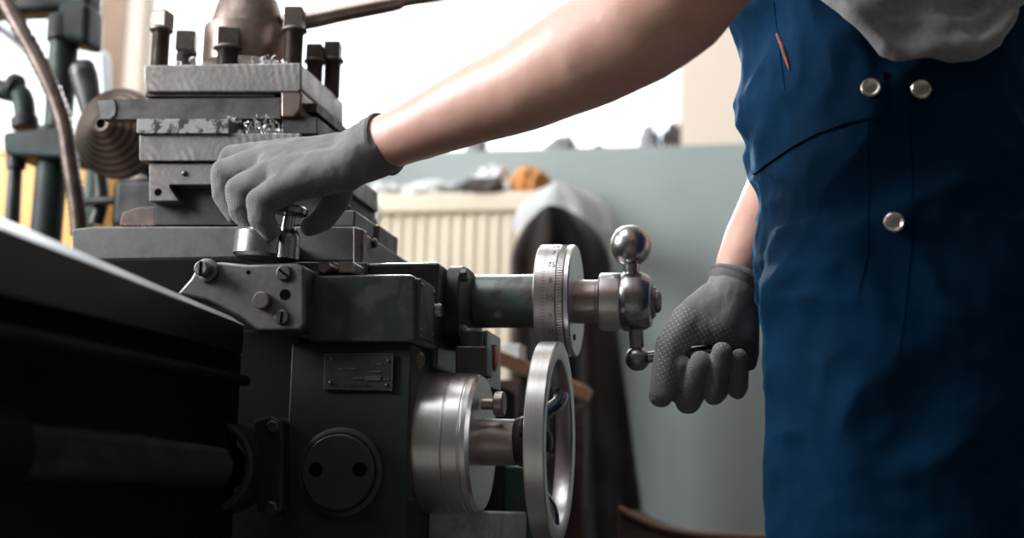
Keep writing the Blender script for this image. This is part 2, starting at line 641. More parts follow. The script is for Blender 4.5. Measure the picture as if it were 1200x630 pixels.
m.box(WX0 - .2, WX0, FY, WY, LZ1, CZ)
m.box(WX0 - .2, WX0, FY, LY0, SILL_Z, LZ1)
m.box(WX0 - .2, WX0, LY1, WY, SILL_Z, LZ1)
structure(m.build('wall_left', M['wall'], smooth=False))
structure(MB().box(WX1, WX1 + .2, FY, WY, 0, CZ).build('wall_right', M['wall_shade'], smooth=False))
structure(MB().box(WX0 - .2, WX1 + .2, FY - .2, FY, 0, CZ).build('wall_front', M['wall_shade'], smooth=False))


def window(name, x0, x1, mull):
    root = bpy.data.objects.new(name, None)
    link(root, None, ((x0 + x1) / 2, WY + .12, SILL_Z))
    root['kind'] = 'structure'
    f = MB()
    y0, y1 = WY + .1, WY + .16
    f.box(x0, x1, y0, y1, SILL_Z, SILL_Z + .03)
    f.box(x0, x1, y0, y1, WTOP - .06, WTOP)
    f.box(x0, x0 + .02, y0, y1, SILL_Z + .03, WTOP - .06)
    f.box(x1 - .02, x1, y0, y1, SILL_Z + .03, WTOP - .06)
    for a, b in mull:
        f.box(a, b, y0 - .01, y1 - .001, SILL_Z + .03, WTOP - .06)
    f.build('window_frame', M['frame'], root, smooth=False)
    MB().box(x0, x1, WY + .125, WY + .131, SILL_Z + .01, WTOP - .01).build('pane', M['glass'], root, smooth=False)


window('window_1', *w1, [(at(495, 60, WY + .1).x, at(523, 60, WY + .1).x)])
window('window_2', *w2, [])
root = bpy.data.objects.new('window_added', None)  # added window, out of view, opened to bring in side fill
link(root, None, (WX0 - .1, (LY0 + LY1) / 2, SILL_Z))
root['kind'] = 'structure'
f = MB()
for a, b, c, d in ((LY0, LY1, SILL_Z, SILL_Z + .06), (LY0, LY1, LZ1 - .06, LZ1), (LY0, LY0 + .06, SILL_Z + .06, LZ1 - .06), (LY1 - .06, LY1, SILL_Z + .06, LZ1 - .06), (-.8, -.74, SILL_Z + .06, LZ1 - .06)):
    f.box(WX0 - .14, WX0 - .08, a, b, c, d)
f.build('window_frame', M['frame'], root, smooth=False)
MB().box(WX0 - .115, WX0 - .109, LY0, LY1, SILL_Z, LZ1).build('pane', M['glass'], root, smooth=False)

# ------------------------------------------------------------------ radiator and what lies on it
RY = 1.28
rad = empty('radiator', at(540, 420, RY) * 1, 'cream ribbed radiator along the grey-blue wall under the window', 'radiator')
m = MB()
xa, xb = at(432, 300, RY).x, at(648, 300, RY).x
zt = at(540, 226, RY).z
nf = 15
pts = []
wv = (xb - xa) / nf
for k in range(nf):
    x = xa + k * wv
    pts += [(x + wv * .08, .008), (x + wv * .3, 0), (x + wv * .62, 0), (x + wv * .88, .008)]
a = [m.bm.verts.new((x, RY + d, zt - .02)) for x, d in pts] + [m.bm.verts.new((xb, RY + .09, zt - .02)), m.bm.verts.new((xa, RY + .09, zt - .02))]
b = [m.bm.verts.new((v.co.x, v.co.y, .28)) for v in a]
m.bm.faces.new(a)
m.bm.faces.new(b[::-1])
for i in range(len(a)):
    m.bm.faces.new((a[i], b[i], b[(i + 1) % len(a)], a[(i + 1) % len(a)]))
m.build('ribbed_panel', M['radiator'], rad, angle=50)
MB().box(xa - .012, xb + .012, RY - .012, RY + .1, zt - .045, zt).build('top_grille', M['radiator'], rad, bevel=.008)
for x in (xa + .05, xb - .05):
    MB().box(x - .02, x + .02, RY + .03, RY + .07, 0, .30).build('foot', M['radiator'], rad)


def lump(name, px0, py0, px1, py1, Y, dy, material, label, cat, seed, amp=.35, base_z=None, group=None):
    """a crumpled heap"""
    m = MB()
    p0, p1 = at(px0, py1, Y), at(px1, py0, Y)
    c = (p0 + p1) / 2
    hx, hz = abs(p1.x - p0.x) / 2, abs(p1.z - p0.z) / 2
    z0 = c.z - hz if base_z is None else base_z
    bmesh.ops.create_icosphere(m.bm, subdivisions=4, radius=1)
    for v in m.bm.verts:
        n = v.co.normalized()
        k = 1 + amp * noise.noise(n * 2.3 + Vector((seed, seed * 2, 0))) + amp * .5 * noise.noise(n * 5.1 + Vector((seed, 0, 3)))
        v.co = Vector((c.x + n.x * hx * k, Y + n.y * dy * k, z0 + max(0, (n.z * .75 + .4)) * hz * 1.75 * k))
    return tag(m.build(name, material, base=True, smooth=True, angle=60), label, cat, group)


lump('crumpled_paper', 470, 204, 545, 223, RY + .035, .05, M['paper'], 'white crumpled paper lying on the left of the cream radiator', 'paper', 1.3, .3, zt)
lump('white_rag', 556, 188, 597, 224, RY + .075, .03, M['white_cloth'], 'white bunched rag on the radiator beside the orange glove', 'rag', 7.7, .4, zt)
lump('dark_rag', 538, 207, 592, 225, RY + .005, .03, M['dark_cloth'], 'dark crumpled rag on the radiator in front of the white rag', 'rag', 4.1, .4, zt)
lump('leather_glove', 600, 192, 644, 224, RY + .04, .045, M['orange_cloth'], 'orange leather glove lying at the right end of the radiator top', 'glove', 9.2, .35, zt)
lump('folded_newspaper', 436, 208, 474, 224, RY + .04, .05, M['paper'], 'whitish folded paper on the radiator end just beyond the gloved wrist', 'paper', 12.4, .3, zt)
# bits on the window sill
for k, (a_, b_, c_, l_, mm) in enumerate((
        (548, 153, 570, 'small grey lump on the sill below the bare forearm, leftmost of the sill bits', 'debris'),
        (641, 158, 676, 'grey block-shaped lump on the sill in the middle of the bright window', 'debris'),
        (694, 168, 708, 'very small grey crumb on the window sill between two larger lumps', 'debris'),
        (750, 150, 774, 'grey angular lump on the sill near the right window edge', 'debris'),
        (777, 146, 800, 'dark pointed scrap on the sill against the right window jamb', 'dark_cloth'))):
    lump('sill_debris', a_, b_, c_, 177, WY + .05, .035, M[mm], l_, 'debris', 3.3 + k, .45, SILL_Z)

# coat hanging in front of the radiator's right end
CY = 1.03


def coat_mesh(rows, dy, y0, folds, seed, nu=56, thick=.012):
    m = MB()
    grid = []
    for r, (py, xl, xr) in enumerate(rows):
        row = []
        for k in range(nu + 1):
            u = k / nu
            p = at(xl + (xr - xl) * u, py, y0)
            y = y0 + dy * (1 - math.sin(PI * u) ** .7) + folds * math.sin(u * 19 + seed + py * .004) * min(1, r / 5) + .012 * noise.noise(Vector((u * 5, py * .02, seed)))
            row.append(m.bm.verts.new((p.x, y, p.z)))
        grid.append(row)
    for p, q in zip(grid, grid[1:]):
        for k in range(nu):
            m.bm.faces.new((p[k], p[k + 1], q[k + 1], q[k]))
    bmesh.ops.solidify(m.bm, geom=list(m.bm.faces), thickness=thick)
    return m


rows = []
for i in range(40):
    t = i / 39
    py = 240 + t * 540
    e = min(1, (py - 234) / 85)
    half = 63 * math.sqrt(max(0.03, 1 - (1 - e) ** 2.4)) + max(0, py - 348) * .085
    cx = 645 + max(0, py - 300) * .055
    rows.append((py, cx - half, cx + half))
tag(coat_mesh(rows, .12, CY, .02, 1.0).build('hanging_coat', M['coat'], angle=80), 'dark brown-black coat hanging in front of the radiator behind the dial', 'coat')
rows = []
for i in range(10):
    t = i / 9
    py = 213 + t * 52
    e = min(1, (py - 211) / 52)
    half = 60 * math.sqrt(max(.02, 1 - (1 - e) ** 2.2))
    rows.append((py, 652 - half, 655 + half))
tag(coat_mesh(rows, .07, CY + .145, .003, 2.2, thick=.01).build('white_cloth', M['white_cloth'], angle=80), 'pale cloth hung behind the top of the dark coat', 'cloth')
# hook post that carries both
m = MB()
p = at(645, 250, CY + .13)
m.cyl((p.x, CY + .135, 0), (p.x, CY + .135, p.z + .005), .012)
m.lathe((p.x, CY + .135, 0), (0, 0, 1), [(0, .1), (.02, .1), (.03, .014)])
tag(m.build('coat_stand', M['black_metal'], base=True), 'thin black stand behind the dark hanging coat', 'stand')

# low dark bench in the bottom right of the background
m = MB()
z0 = 0
BY = .70
p0, p1 = at(722, 600, BY), at(960, 640, BY)
bench = empty('bench', (at(800, 620, BY).x, BY + .15, 0), 'low dark wooden bench on the floor between coat and trousers', 'bench')
q = [(725, 596), (745, 607), (775, 619), (812, 626), (860, 629), (960, 632)]
top = [(at(x, y, BY).x, at(x, y, BY).z) for x, y in q]
lowp = [(x, z - .05) for x, z in top][::-1]
MB().prism(top + lowp, BY, BY + .3).build('seat', M['darkwood'], bench, bevel=.006)
MB().tube([at(x, y - 1, BY - .004) for x, y in q], .006, 8).build('edge_strip', mat('chestnut_edge', (.13, .06, .035), None, 0, .5), bench)
m = MB()
for x in (top[1][0] + .03, top[-1][0] - .05):
    for y in (BY + .03, BY + .24):
        MB().box(x - .02, x + .02, y - .02, y + .02, 0, min(t[1] for t in top) - .02).build('leg', M['darkwood'], bench, bevel=.003)

# boards behind the handwheel, on a trestle
DY = .62
m = MB()
a, b = at(583, 418, DY), at(690, 463, DY + .12)
d = (b - a).normalized()
n = d.cross(Vector((0, 1, 0))).normalized()
for s in (1,):
    c0, c1 = a, b
    hz, hy = .012, .03
    ring = lambda c: [c + n * hz + Vector((0, -hy, 0)), c + n * hz + Vector((0, hy, 0)), c - n * hz + Vector((0, hy, 0)), c - n * hz + Vector((0, -hy, 0))]
    m.loft([ring(c0), ring(c1)])
tag(m.build('wooden_board', M['wood'], bevel=.003), 'pale wooden board lying on a trestle behind the spoked handwheel', 'board')
trs = empty('trestle', (at(640, 440, DY).x, DY + .08, 0), 'dark trestle carrying the pale board behind the handwheel', 'trestle')
for c in (a + d * .03, b - d * .03):
    MB().box(c.x - .02, c.x + .02, c.y - .03, c.y + .03, 0, c.z - .03).build('leg', M['darkwood'], trs, bevel=.002)
MB().box(a.x + .03, b.x - .03, a.y + .02, a.y + .05, a.z - .2, a.z - .16).build('rail', M['darkwood'], trs, bevel=.002)
c = a + d * .03
mm = MB().box(c.x - .03, c.x + .018, c.y - .025, c.y + .025, c.z + .005, c.z + .03)
tag(mm.build('white_packet', M['paper'], bevel=.003), 'small white packet on the left end of the wooden board', 'packet')

# ------------------------------------------------------------------ machine behind on the left
HY = .42


def P(px, py, Y, r):
    return (at(px, py, Y), r * mpp(px, py, Y))


std = empty('pipe_stand', (at(62, 260, HY).x, HY, 0), 'dark green pipe column with clamp and elbow at the left edge', 'pipe stand')
m = MB()
k = mpp(60, 100, HY)
pt, pb = at(77, -30, HY), at(46, 300, HY)
MB().tube([at(76, 40, HY), at(68, 150, HY)], [17 * k, 16 * k], 24).build('upper_pipe', M['pipe'], std)
xl = at(52, 262, HY)
MB().tube([at(62, 150, HY), at(55, 262, HY), Vector((xl.x - .02, HY, 0))], [18 * k, 18 * k, 20 * k], 24).build('column', M['pipe'], std)
MB().tube([at(79, 20, HY), at(77, 50, HY)], [22 * k, 22 * k], 24).build('pipe_flange', M['pipe'], std, bevel=.004)
MB().pbox(-330, -12, 103, 20, HY - .025, HY + .03).build('cross_pipe', M['pipe'], std, bevel=.012)
MB().pprism([(66, 0), (103, 0), (101, 52), (64, 44)], HY - .03, HY + .035).build('corner_casting', M['pipe'], std, bevel=.012)
MB().pprism([(2, 154), (70, 147), (86, 156), (84, 186), (10, 182), (2, 176)], HY - .04, HY + .05).build('clamp', M['pipe'], std, bevel=.008)
el = MB().tube([at(-330, 60, HY), at(-40, 98, HY), at(4, 106, HY), at(26, 114, HY), at(30, 150, HY)], [11 * k, 11 * k, 11.5 * k, 13 * k, 12 * k], 20)
el.build('elbow_pipe', M['pipe'], std)
MB().tube([at(13, 101, HY), at(20, 104, HY)], [17 * k, 17 * k], 20).build('pipe_collar', M['pipe'], std, bevel=.003)
MB().tube([at(29, 138, HY), at(30, 150, HY)], [16 * k, 16 * k], 20).build('pipe_collar', M['pipe'], std, bevel=.003)
m = MB().tube([at(19, 180, HY), at(19, 198, HY)], [11.5 * k, 11 * k], 20).tube([at(18, 198, HY), at(14, 262, HY)], [8 * k, 9 * k], 20)
m.build('drain_valve', M['black_metal'], std)
# flexible hose
m = MB()
hp = [(-60, -150), (-12, -40), (10, 8), (40, 62), (62, 108), (76, 150), (83, 195), (90, 240), (93, 275)]
m.tube([at(x, y, HY - .08) for x, y in hp], [9.5 * k] * 9, 18, 12, wob=.09)
tag(m.build('flexible_hose', M['hose'], angle=80), 'ribbed brown metal hose curving down in front of the green pipe', 'hose')
# pale guard behind
g = empty('machine_guard', at(60, 120, .95), 'pale blue rounded sheet metal guard behind the pipe column', 'guard')
MB().pprism([(-160, -60), (88, -60), (98, 44), (122, 60), (124, 104), (114, 180), (-160, 180)], .95, .985).build('cover', M['guard'], g, bevel=.01, seg=4)
MB().pprism([(-160, 45), (-20, 35), (30, 60), (58, 110), (60, 180), (-160, 180)], .93, .955).build('ivory_panel', M['ivory'], g, bevel=.01)
MB().tube([at(-20, 20, .925), at(5, 38, .925), at(32, 58, .925)], .006, 8).build('trim_strip', M['black_metal'], g)
o = MB().box(at(-160, 300, .9).x, at(96, 300, .9).x, .90, 1.15, 0, at(0, 181, .9).z).build('orange_cabinet', M['orange'], bevel=.01)
tag(o, 'orange enamelled cabinet low behind the pipe column at the left edge', 'cabinet')
o = MB().box(at(97, 230, .7).x, at(106, 230, .7).x, .70, .73, 0, at(100, 188, .7).z).build('green_post', M['greenpost'], bevel=.004, base=True)
tag(o, 'slim mid-green post between the hose and the turned disc', 'post')

# ------------------------------------------------------------------ the lathe
L = empty('metal_lathe', (at(430, 500, 0).x, .05, 0), 'old dark green engine lathe with steel handwheels the worker is turning', 'lathe')

# bed rail running towards the viewer
XR = at(286, 390, -.16).x
yn = -.80
pn = lambda py_at0: None
x_n = -60
Yn = -.74
m = MB()
e1, e2 = at(286, 371, -.16), at(286, 414, -.16)
n1, n2 = at(-70, 200, Yn), at(-70, 325, Yn)
dx = .16
far = [Vector((XR - .018, -.16, e1.z)), Vector((XR, -.16, e1.z - .011)), Vector((XR, -.16, e2.z)), Vector((XR - dx, -.16, e2.z)), Vector((XR - dx, -.16, e1.z))]
near = [Vector((n1.x - .040, Yn, n1.z)), Vector((n1.x, Yn, n1.z - .025)), Vector((n1.x, Yn, n2.z)), Vector((n1.x - dx, Yn, n2.z)), Vector((n1.x - dx, Yn, n1.z))]
m.loft([far, near])
m.build('bed_rail', M['bed'], L, bevel=.002, seg=2)
e_ = Vector((.0007, 0, .0007))
m = MB()
m.loft([[far[0] + e_, far[1] + e_, far[1] - Vector((.002, 0, -.0005)), far[0] - Vector((0, 0, .002))], [near[0] + e_, near[1] + e_, near[1] - Vector((.002, 0, -.0005)), near[0] - Vector((0, 0, .002))]])
m.build('worn_edge', mat('worn_rail_edge', (.9, .92, .95), (.7, .72, .75), 1, .42, 9, .35, .65, .42), L)
m = MB()
f2 = [Vector((XR - .012, -.13, e2.z + .004)), Vector((XR - .012, -.13, .10)), Vector((XR - dx, -.13, .10)), Vector((XR - dx, -.13, e2.z + .004))]
g2 = [Vector((n1.x - .02, Yn, n2.z + .004)), Vector((n1.x - .02, Yn, .10)), Vector((n1.x - dx, Yn, .10)), Vector((n1.x - dx, Yn, n2.z + .004))]
m.loft([f2, g2])
m.build('bed_casting', M['bed_black'], L, bevel=.005)
m = MB()
a, b = at(288, 446, -.17), at(-60, 380, -.72)
m.tube([a, b], [.006, .009], 10)
m.build('bed_ledge', M['bed_black'], L)

# lead screw with sleeve
a = at(262, 547, -.12)
b = Vector((a.x - .005, -.62, a.z))
m = MB()
rs = .0285
prof = []
n = 90
ln = .48
for i in range(n + 1):
    prof += [(ln * i / n, rs), (ln * (i + .5) / n, rs - .0022)]
m.lathe(a, b - a, prof, 40)
m.build('lead_screw', mat('oily_black_screw', (.03, .03, .033), (.018, .017, .018), .8, .27, 20), L, angle=20)
m = MB()
c = a + (b - a).normalized() * .47
m.lathe(c, b - a, [(0, .032), (.004, .036), (.5, .036)], 40)
m.build('screw_sleeve', M['bed_black'], L)
m = MB()
m.lathe((a.x, -.165, a.z), (0, 1, 0), [(.06, .043), (.004, .043), (0, .045), (0, .049), (.004, .052), (.06, .053)], 64, caps=False)
ring = m.build('bearing_ring', M['plug'], L)
m = MB()
m.pprism([(296, 492), (316, 486), (330, 492), (332, 520), (330, 600), (318, 606), (300, 600)], -.128, -.06)
fl = m.build('bearing_flange', M['green_dark'], L, bevel=.004)
for px, py in ((320, 500), (318, 595)):
    q = at(px, py, -.128)
    MB().lathe(q + Vector((0, .004, 0)), (0, -1, 0), [(0, .0085), (.006, .0085), (.008, .006)], 6).build('bolt', M['black_metal'], fl)

# apron
ap = MB().pbox(334, 401, 478, 720, -.105, .19).build('apron', M['green_dark'], L, bevel=.003)
MB().pbox(205, 386, 345, 720, -.07, .19).build('apron_wing', M['bed_black'], L, bevel=.004)
q = at(399, 553, -.105)
s = mpp(399, 553, -.105)
pl = MB().lathe(q, (0, -1, 0), [(-.004, 53 * s), (.004, 52 * s), (.006, 47 * s), (.006, 46 * s), (.004, 45.5 * s), (.004, 45 * s), (.010, 44 * s), (.012, 42 * s)], 56).build('cover_plug', M['plug'], ap, angle=25)
for px in (374, 425):
    c = at(px, 550, -.105)
    MB().lathe(c + Vector((0, -.0119, 0)), (0, -1, 0), [(-.002, 8.5 * s), (.0006, 8.5 * s)], 20).build('plug_hole', M['hole'], pl)
q = at(487, 421, -.07)
XA = at(478, 520, -.105).x
MB().ball((XA, -.075, at(487, 421, -.075).z), .011, 20, (.8, 1, 1)).build('rivet', M['screw'], ap)
npl = MB().pprism([(380, 414), (460, 416), (459, 458), (379, 457)], -.108, -.10).build('nameplate', M['plate_name'], ap, bevel=.001)
m = MB()
for (x0, y0, x1, y1) in ((380, 414, 460, 415.2), (458.6, 416, 460, 458)):
    m.pbox(x0, y0, x1, y1, -.1092, -.1075)
m.pbox(427, 440, 446, 445.5, -.1090, -.1075)
for (x0, x1, y) in ((396, 402, 431), (404, 417, 430.5), (433, 447, 434), (441, 447, 425), (414, 425, 442), (449, 456, 443)):
    m.pbox(x0, y, x1, y + 2.2, -.1087, -.1075)
for px, py in ((389, 420.5), (455, 423), (387, 448), (453, 451)):
    c = at(px, py, -.108)
    m.ball(c, .0022, 10)
m.build('plate_border', M['plate_mark'], npl)


def text_mesh(body, size, depth=.0004):
    cu = bpy.data.curves.new('t', 'FONT')
    cu.body = body
    cu.size = size
    cu.extrude = depth
    cu.offset = -.0003 * size / .01 * (size > .008)
    cu.align_x = 'CENTER'
    cu.align_y = 'CENTER'
    ob = bpy.data.objects.new('t', cu)
    COL.objects.link(ob)
    dg = bpy.context.evaluated_depsgraph_get()
    dg.update()
    me = bpy.data.meshes.new_from_object(ob.evaluated_get(dg))
    COL.objects.unlink(ob)
    bpy.data.objects.remove(ob)
    bpy.data.curves.remove(cu)
    return me


def add_text(m, body, size, fn):
    me = text_mesh(body, size)
    n0 = len(m.bm.verts)
    m.bm.from_mesh(me)
    m.bm.verts.ensure_lookup_table()
    for v in m.bm.verts[n0:]:
        v.co = fn(v.co)
    bpy.data.meshes.remove(me)


m = MB()
c = at(418, 451, -.1083)
add_text(m, 'MADE IN USSR', .0052, lambda v: Vector((c.x + v.x, -.1083 + -v.z, c.z + v.y)))
m.build('plate_lettering', M['plate_mark'], npl, smooth=False)

# feed gearbox above the apron
gb = MB()
gb.pprism([(372, 322), (482, 321), (487, 326), (487, 398), (482, 401), (362, 401), (360, 392), (361, 345), (366, 328)], -.118, .02)
gb = gb.build('feed_gearbox', M['gearbox'], L, bevel=.007, seg=3)
MB().pprism([(352, 318), (374, 318), (372, 330), (366, 350), (364, 396), (352, 396)], -.11, .02).build('gearbox_web', M['bracket'], L, bevel=.004)
XG = at(487, 360, -.118).x
zg0, zg1 = at(487, 402, -.1).z, at(487, 328, -.1).z
sp_ = MB().box(XG - .002, XG + .004, -.112, -.045, zg0 + .006, zg1).build('side_cover', M['green'], gb, bevel=.001)
for y in (-.106, -.052):
    for z in (zg0 + .014, zg1 - .008):
        MB().ball((XG + .0035, y, z), .0035, 12, (.7, 1, 1)).build('cover_screw', M['screw'], gb)
pz = at(505, 363, -.04).z
x1 = at(519, 363, -.035).x
MB().lathe((XG - .002, -.035, pz), (1, 0, 0), [(0, .009), (x1 - XG - .002, .009), (x1 - XG + .001, .0075)], 24).build('stop_pin', M['steel'], gb)

# saddle (carriage body) behind gearbox
sd = MB().box(at(330, 350, -.02).x, XG + .002, -.02, .24, at(480, 432, -.02).z, at(470, 307, -.02).z)
sd = sd.build('saddle', M['gearbox'], L, bevel=.005)
m = MB().pprism([(300, 306), (430, 307), (430, 330), (300, 330)], -.03, .15)
m.build('saddle_way', M['slide'], L, bevel=.002)

# bracket on the left
bk = MB()
bk.pprism([(205, 345), (222, 326), (232, 308), (258, 306), (290, 309), (346, 307), (357, 312), (358, 380), (352, 388), (300, 388), (280, 372), (240, 352)], -.145, -.085)
bk = bk.build('mounting_bracket', M['bracket'], L, bevel=.005, seg=3)
s = mpp(300, 340, -.145)


def slotted(px, py, r, name='slotted_screw', depth=.004, mat_='screw', ang=.3, sunk=False):
    c = at(px, py, -.145)
    m = MB()
    if sunk:
        m.lathe(c + Vector((0, .002, 0)), (0, -1, 0), [(-.001, r * s), (.0024, r * s), (.0024, r * .86 * s), (.0008, r * .84 * s)], 28)
    else:
        m.lathe(c + Vector((0, .002, 0)), (0, -1, 0), [(0, r * s), (depth, r * s), (depth + .0015, r * .8 * s)], 28)
    d = Vector((math.cos(ang), 0, math.sin(ang)))
    o = m.build(name, M[mat_], bk)
    y = c.y + .002 - (.0012 if sunk else depth + .0016)
    sm = MB().box(c.x - r * .75 * s, c.x + r * .75 * s, y - .0003, y + .0008, c.z - r * .13 * s, c.z + r * .13 * s, rot=Matrix.Rotation(-ang, 3, 'Y'))
    return o, sm


slots = MB()
for px, py, r, sunk, ang in ((333, 320, 9.5, False, 2.5), (331, 372, 9, False, 1.5)):
    o, sm = slotted(px, py, r, sunk=sunk, mat_='plate_dark', ang=ang)
    sm.build('screw_slot', M['hole'], bk)
c = at(334, 345, -.145)
MB().lathe(c + Vector((0, .001, 0)), (0, -1, 0), [(-.004, 6.5 * s), (.0014, 6.5 * s)], 20).build('bolt_hole', M['hole'], bk)
c = at(291, 319, -.145)
MB().lathe(c + Vector((0, .001, 0)), (0, -1, 0), [(-.004, 2.5 * s), (.0014, 2.5 * s)], 12).build('oil_hole', M['hole'], bk)
c = at(309, 353, -.145)
MB().lathe(c, (0, -1, 0), [(-.004, 10.5 * s), (.009, 10.5 * s), (.0105, 9 * s)], 28).build('bracket_pin', M['screw'], bk)
c = at(243, 317, -.145)
bs = MB().lathe(c, (0, -1, 0), [(-.004, 14 * s), (.004, 14 * s), (.005, 12 * s), (.005, 9 * s), (.018, 9 * s), (.02, 7 * s)], 30).build('big_slotted_screw', M['plate'], bk)
MB().box(c.x - .0015, c.x + .0015, c.y - .0206, c.y - .017, c.z - 8 * s, c.z + 8 * s).build('screw_slot', M['hole'], bk)
c = at(381, 314, -.10)
MB().lathe(c, (0, -1, 0), [(-.06, .008), (.004, .008), (.006, .006)], 24).build('round_head_screw', M['screw'], bk)
MB().pbox(372, 306, 392, 320, -.08, -.03).build('bearing_shoe', mat('bright_shoe', (.6, .58, .56), (.35, .33, .32), .9, .35, 30), L, bevel=.002)
MB().pbox(396, 306, 414, 320, -.08, -.03).build('bearing_shoe', bpy.data.materials['bright_shoe'], L, bevel=.002)

# cross slide
cs = MB().pprism([(84, 268), (110, 265), (416, 265), (416, 306), (84, 306)], 0, .26)
cs = cs.build('cross_slide', M['slide'], L, bevel=.0025)
MB().pprism([(413, 264), (426, 268), (424, 322), (413, 322)], -.006, .012).build('way_wiper', M['screw'], cs, bevel=.003)
XC = at(416, 285, 0).x
q = at(443, 288, .08)
MB().ball((XC + .001, .08, q.z + .004), .007, 14, (.7, 1, 1)).build('gib_screw', M['screw'], cs)
q = at(424, 312, .02)
MB().ball((XC + .004, .02, q.z), .007, 14, (.9, 1, 1)).build('gib_screw', M['screw'], cs)
st = MB().pbox(366, 246, 416, 266, .03, .115).build('clamp_step', M['green'], L, bevel=.003)
q = at(403, 242, .06)
MB().lathe(q + Vector((0, 0, -.012)), (0, 0, 1), [(0, .010), (.012, .010), (.015, .007)], 20).build('round_screw', M['black_metal'], st)
q = at(425, 256, .09)
MB().ball((at(417, 256, .09).x, .09, q.z), .006, 12).build('round_screw', M['black_metal'], st)
MB().pbox(300, 233, 407, 268, .118, .26).build('swivel_base', M['green'], L, bevel=.003)
MB().pbox(414, 263, 444, 296, .125, .22).build('slide_lug', M['green'], L, bevel=.003)

# compound slide: base, dovetail, plates
MB().pprism([(181, 214), (398, 214), (398, 264), (181, 264)], .055, .22).build('compound_base', M['plate_dark'], L, bevel=.002)
cp = MB().pprism([(174.6, 191), (398, 191), (398, 216.5), (199, 216.5), (199, 220), (209.5, 235.5), (174.6, 235.5)], .035, .21)
cp = cp.build('compound_slide', M['plate'], L, bevel=.0015)
c = at(185, 225, .035)
s2 = mpp(185, 225, .035)
MB().lathe(c + Vector((0, .001, 0)), (0, -1, 0), [(-.003, 4.5 * s2), (.0014, 4.5 * s2)], 16).build('pin_hole', M['hole'], cp)
c = at(216, 203, .035)
MB().ball(c, 3.4 * s2, 12).build('oiler', M['screw'], cp)
MB().pprism([(163, 156), (352, 156), (352, 188.5), (163, 188.5)], .03, .2).build('lower_plate', M['plate'], L, bevel=.0015)
MB().pprism([(160, 139), (268, 139), (268, 156.5), (160, 156.5)], .025, .12).build('packing_plate', M['rusty'], L, bevel=.0012)
MB().pprism([(140, 262), (143, 249), (160, 243), (182, 241), (182, 265), (140, 265)], .06, .1).build('rusty_gib', M['brown'], L, bevel=.002)

# tool post
tp = MB().pprism([(168, 76), (351, 73), (353, 76), (353, 104), (350, 108), (171, 108), (168, 100)], .05, .235)
tp = tp.build('tool_post', M['plate'], L, bevel=.0035)
m = MB().pprism([(228, 107), (330, 107), (330, 157), (228, 157)], .075, .215)
m.build('tool_post_core', M['plate_dark'], tp, bevel=.001)
MB().pprism([(329, 106), (351, 104), (354, 112), (352, 128), (345, 137), (329, 137)], .052, .235).build('post_corner', M['nut'], tp, bevel=.003)
MB().pprism([(330, 137), (372, 137), (372, 157), (330, 157)], .06, .235).build('post_foot', M['plate_dark'], tp, bevel=.002)
MB().pprism([(170, 108.5), (322, 108.5), (322, 113), (170, 113)], .056, .1).build('clamp_strip', M['plate_dark'], tp, bevel=.0008)
x0 = at(354, 120, .06).x
MB().box(x0 - .004, x0 + .016, .075, .225, at(354, 128, .06).z, at(354, 117, .06).z).build('side_tool_bar', M['plate_dark'], tp, bevel=.001)


def clamp_screw(px, pt, pb_, Y, w, head, collar=True):
    """square-headed clamping screw: thread, round collar, square head"""
    s = mpp(px, pt, Y)
    tip, foot = at(px, pt, Y), at(px, pb_, Y)
    z1, z0 = tip.z, foot.z - .012
    hh = head * s
    hw = w * s / 2 * 1.12
    m = MB()
    zc = z1 - hh
    ax = tip.x
    rt_ = hw * .92
    if zc - z0 > .004:
        prof = [(0, rt_)]
        n = max(2, int((zc - z0) / .0029))
        for i in range(n):
            t = (zc - z0) * i / n
            prof += [(t, rt_ * .74), (t + (zc - z0) / n * .5, rt_)]
        prof.append((zc - z0, rt_ * .9))
        m.lathe((ax, Y, z0), (0, 0, 1), prof, 24)
    if collar:
        m.lathe((ax, Y, zc - .001), (0, 0, 1), [(0, hw * 1.02), (.002, hw * 1.22), (.005, hw * 1.15), (.007, hw * .95)], 24)
    # square head with chamfered crown, turned a little
    R = Matrix.Rotation(math.radians(random.choice((8, 14, -9, 18))), 3, 'Z')
    q = hw * .84
    rings = []
    for z, f in ((zc + .003, 1), (z1 - .002, 1), (z1, .82)):
        rings.append([Vector((ax, Y, z)) + R @ Vector((sx * q * f, sy * q * f, 0)) for sx, sy in ((-1, -1), (1, -1), (1, 1), (-1, 1))])
    m.loft(rings)
    return m.build('clamp_screw', M['screw'], tp, bevel=.0008, angle=25)


clamp_screw(191, 14, 74, .08, 21, 24)
clamp_screw(220, 38, 73, .2, 25, 27, False)
clamp_screw(269, 34, 73, .085, 26, 26)
clamp_screw(346, 10, 74, .10, 23, 29)
clamp_screw(370, 53, 90, .185, 20, 22)
clamp_screw(391, 50, 104, .205, 20, 24)
# conical nut and lever
NY = .145
s3 = mpp(288, 60, NY)
c = at(288, 80, NY)
m = MB()
hgt = lambda py: (c.z * 0 + at(288, py, NY).z - c.z)
m.lathe(c, (0, 0, 1), [(0, 50.5 * s3), (hgt(38), 50.5 * s3), (hgt(36), 49.5 * s3), (hgt(36), 45 * s3), (hgt(5), 36 * s3), (hgt(1), 33 * s3), (hgt(-2), 27 * s3), (hgt(-4), 10 * s3)], 56)
m.build('clamp_nut', M['nut'], tp, angle=30)
m = MB()
lp = [(330, 27, NY), (362, 24, NY + .01), (400, 16, NY + .02), (462, 4, NY + .035), (476, 0, NY + .038), (560, -16, NY + .05)]
m.tube([at(*p) for p in lp], [10 * s3, 10.2 * s3, 9.8 * s3, 9.2 * s3, 7.5 * s3, 10 * s3], 20)
m.build('clamp_lever', mat('worn_lever_steel', (.36, .28, .25), (.22, .17, .15), .95, .3, 20), tp)

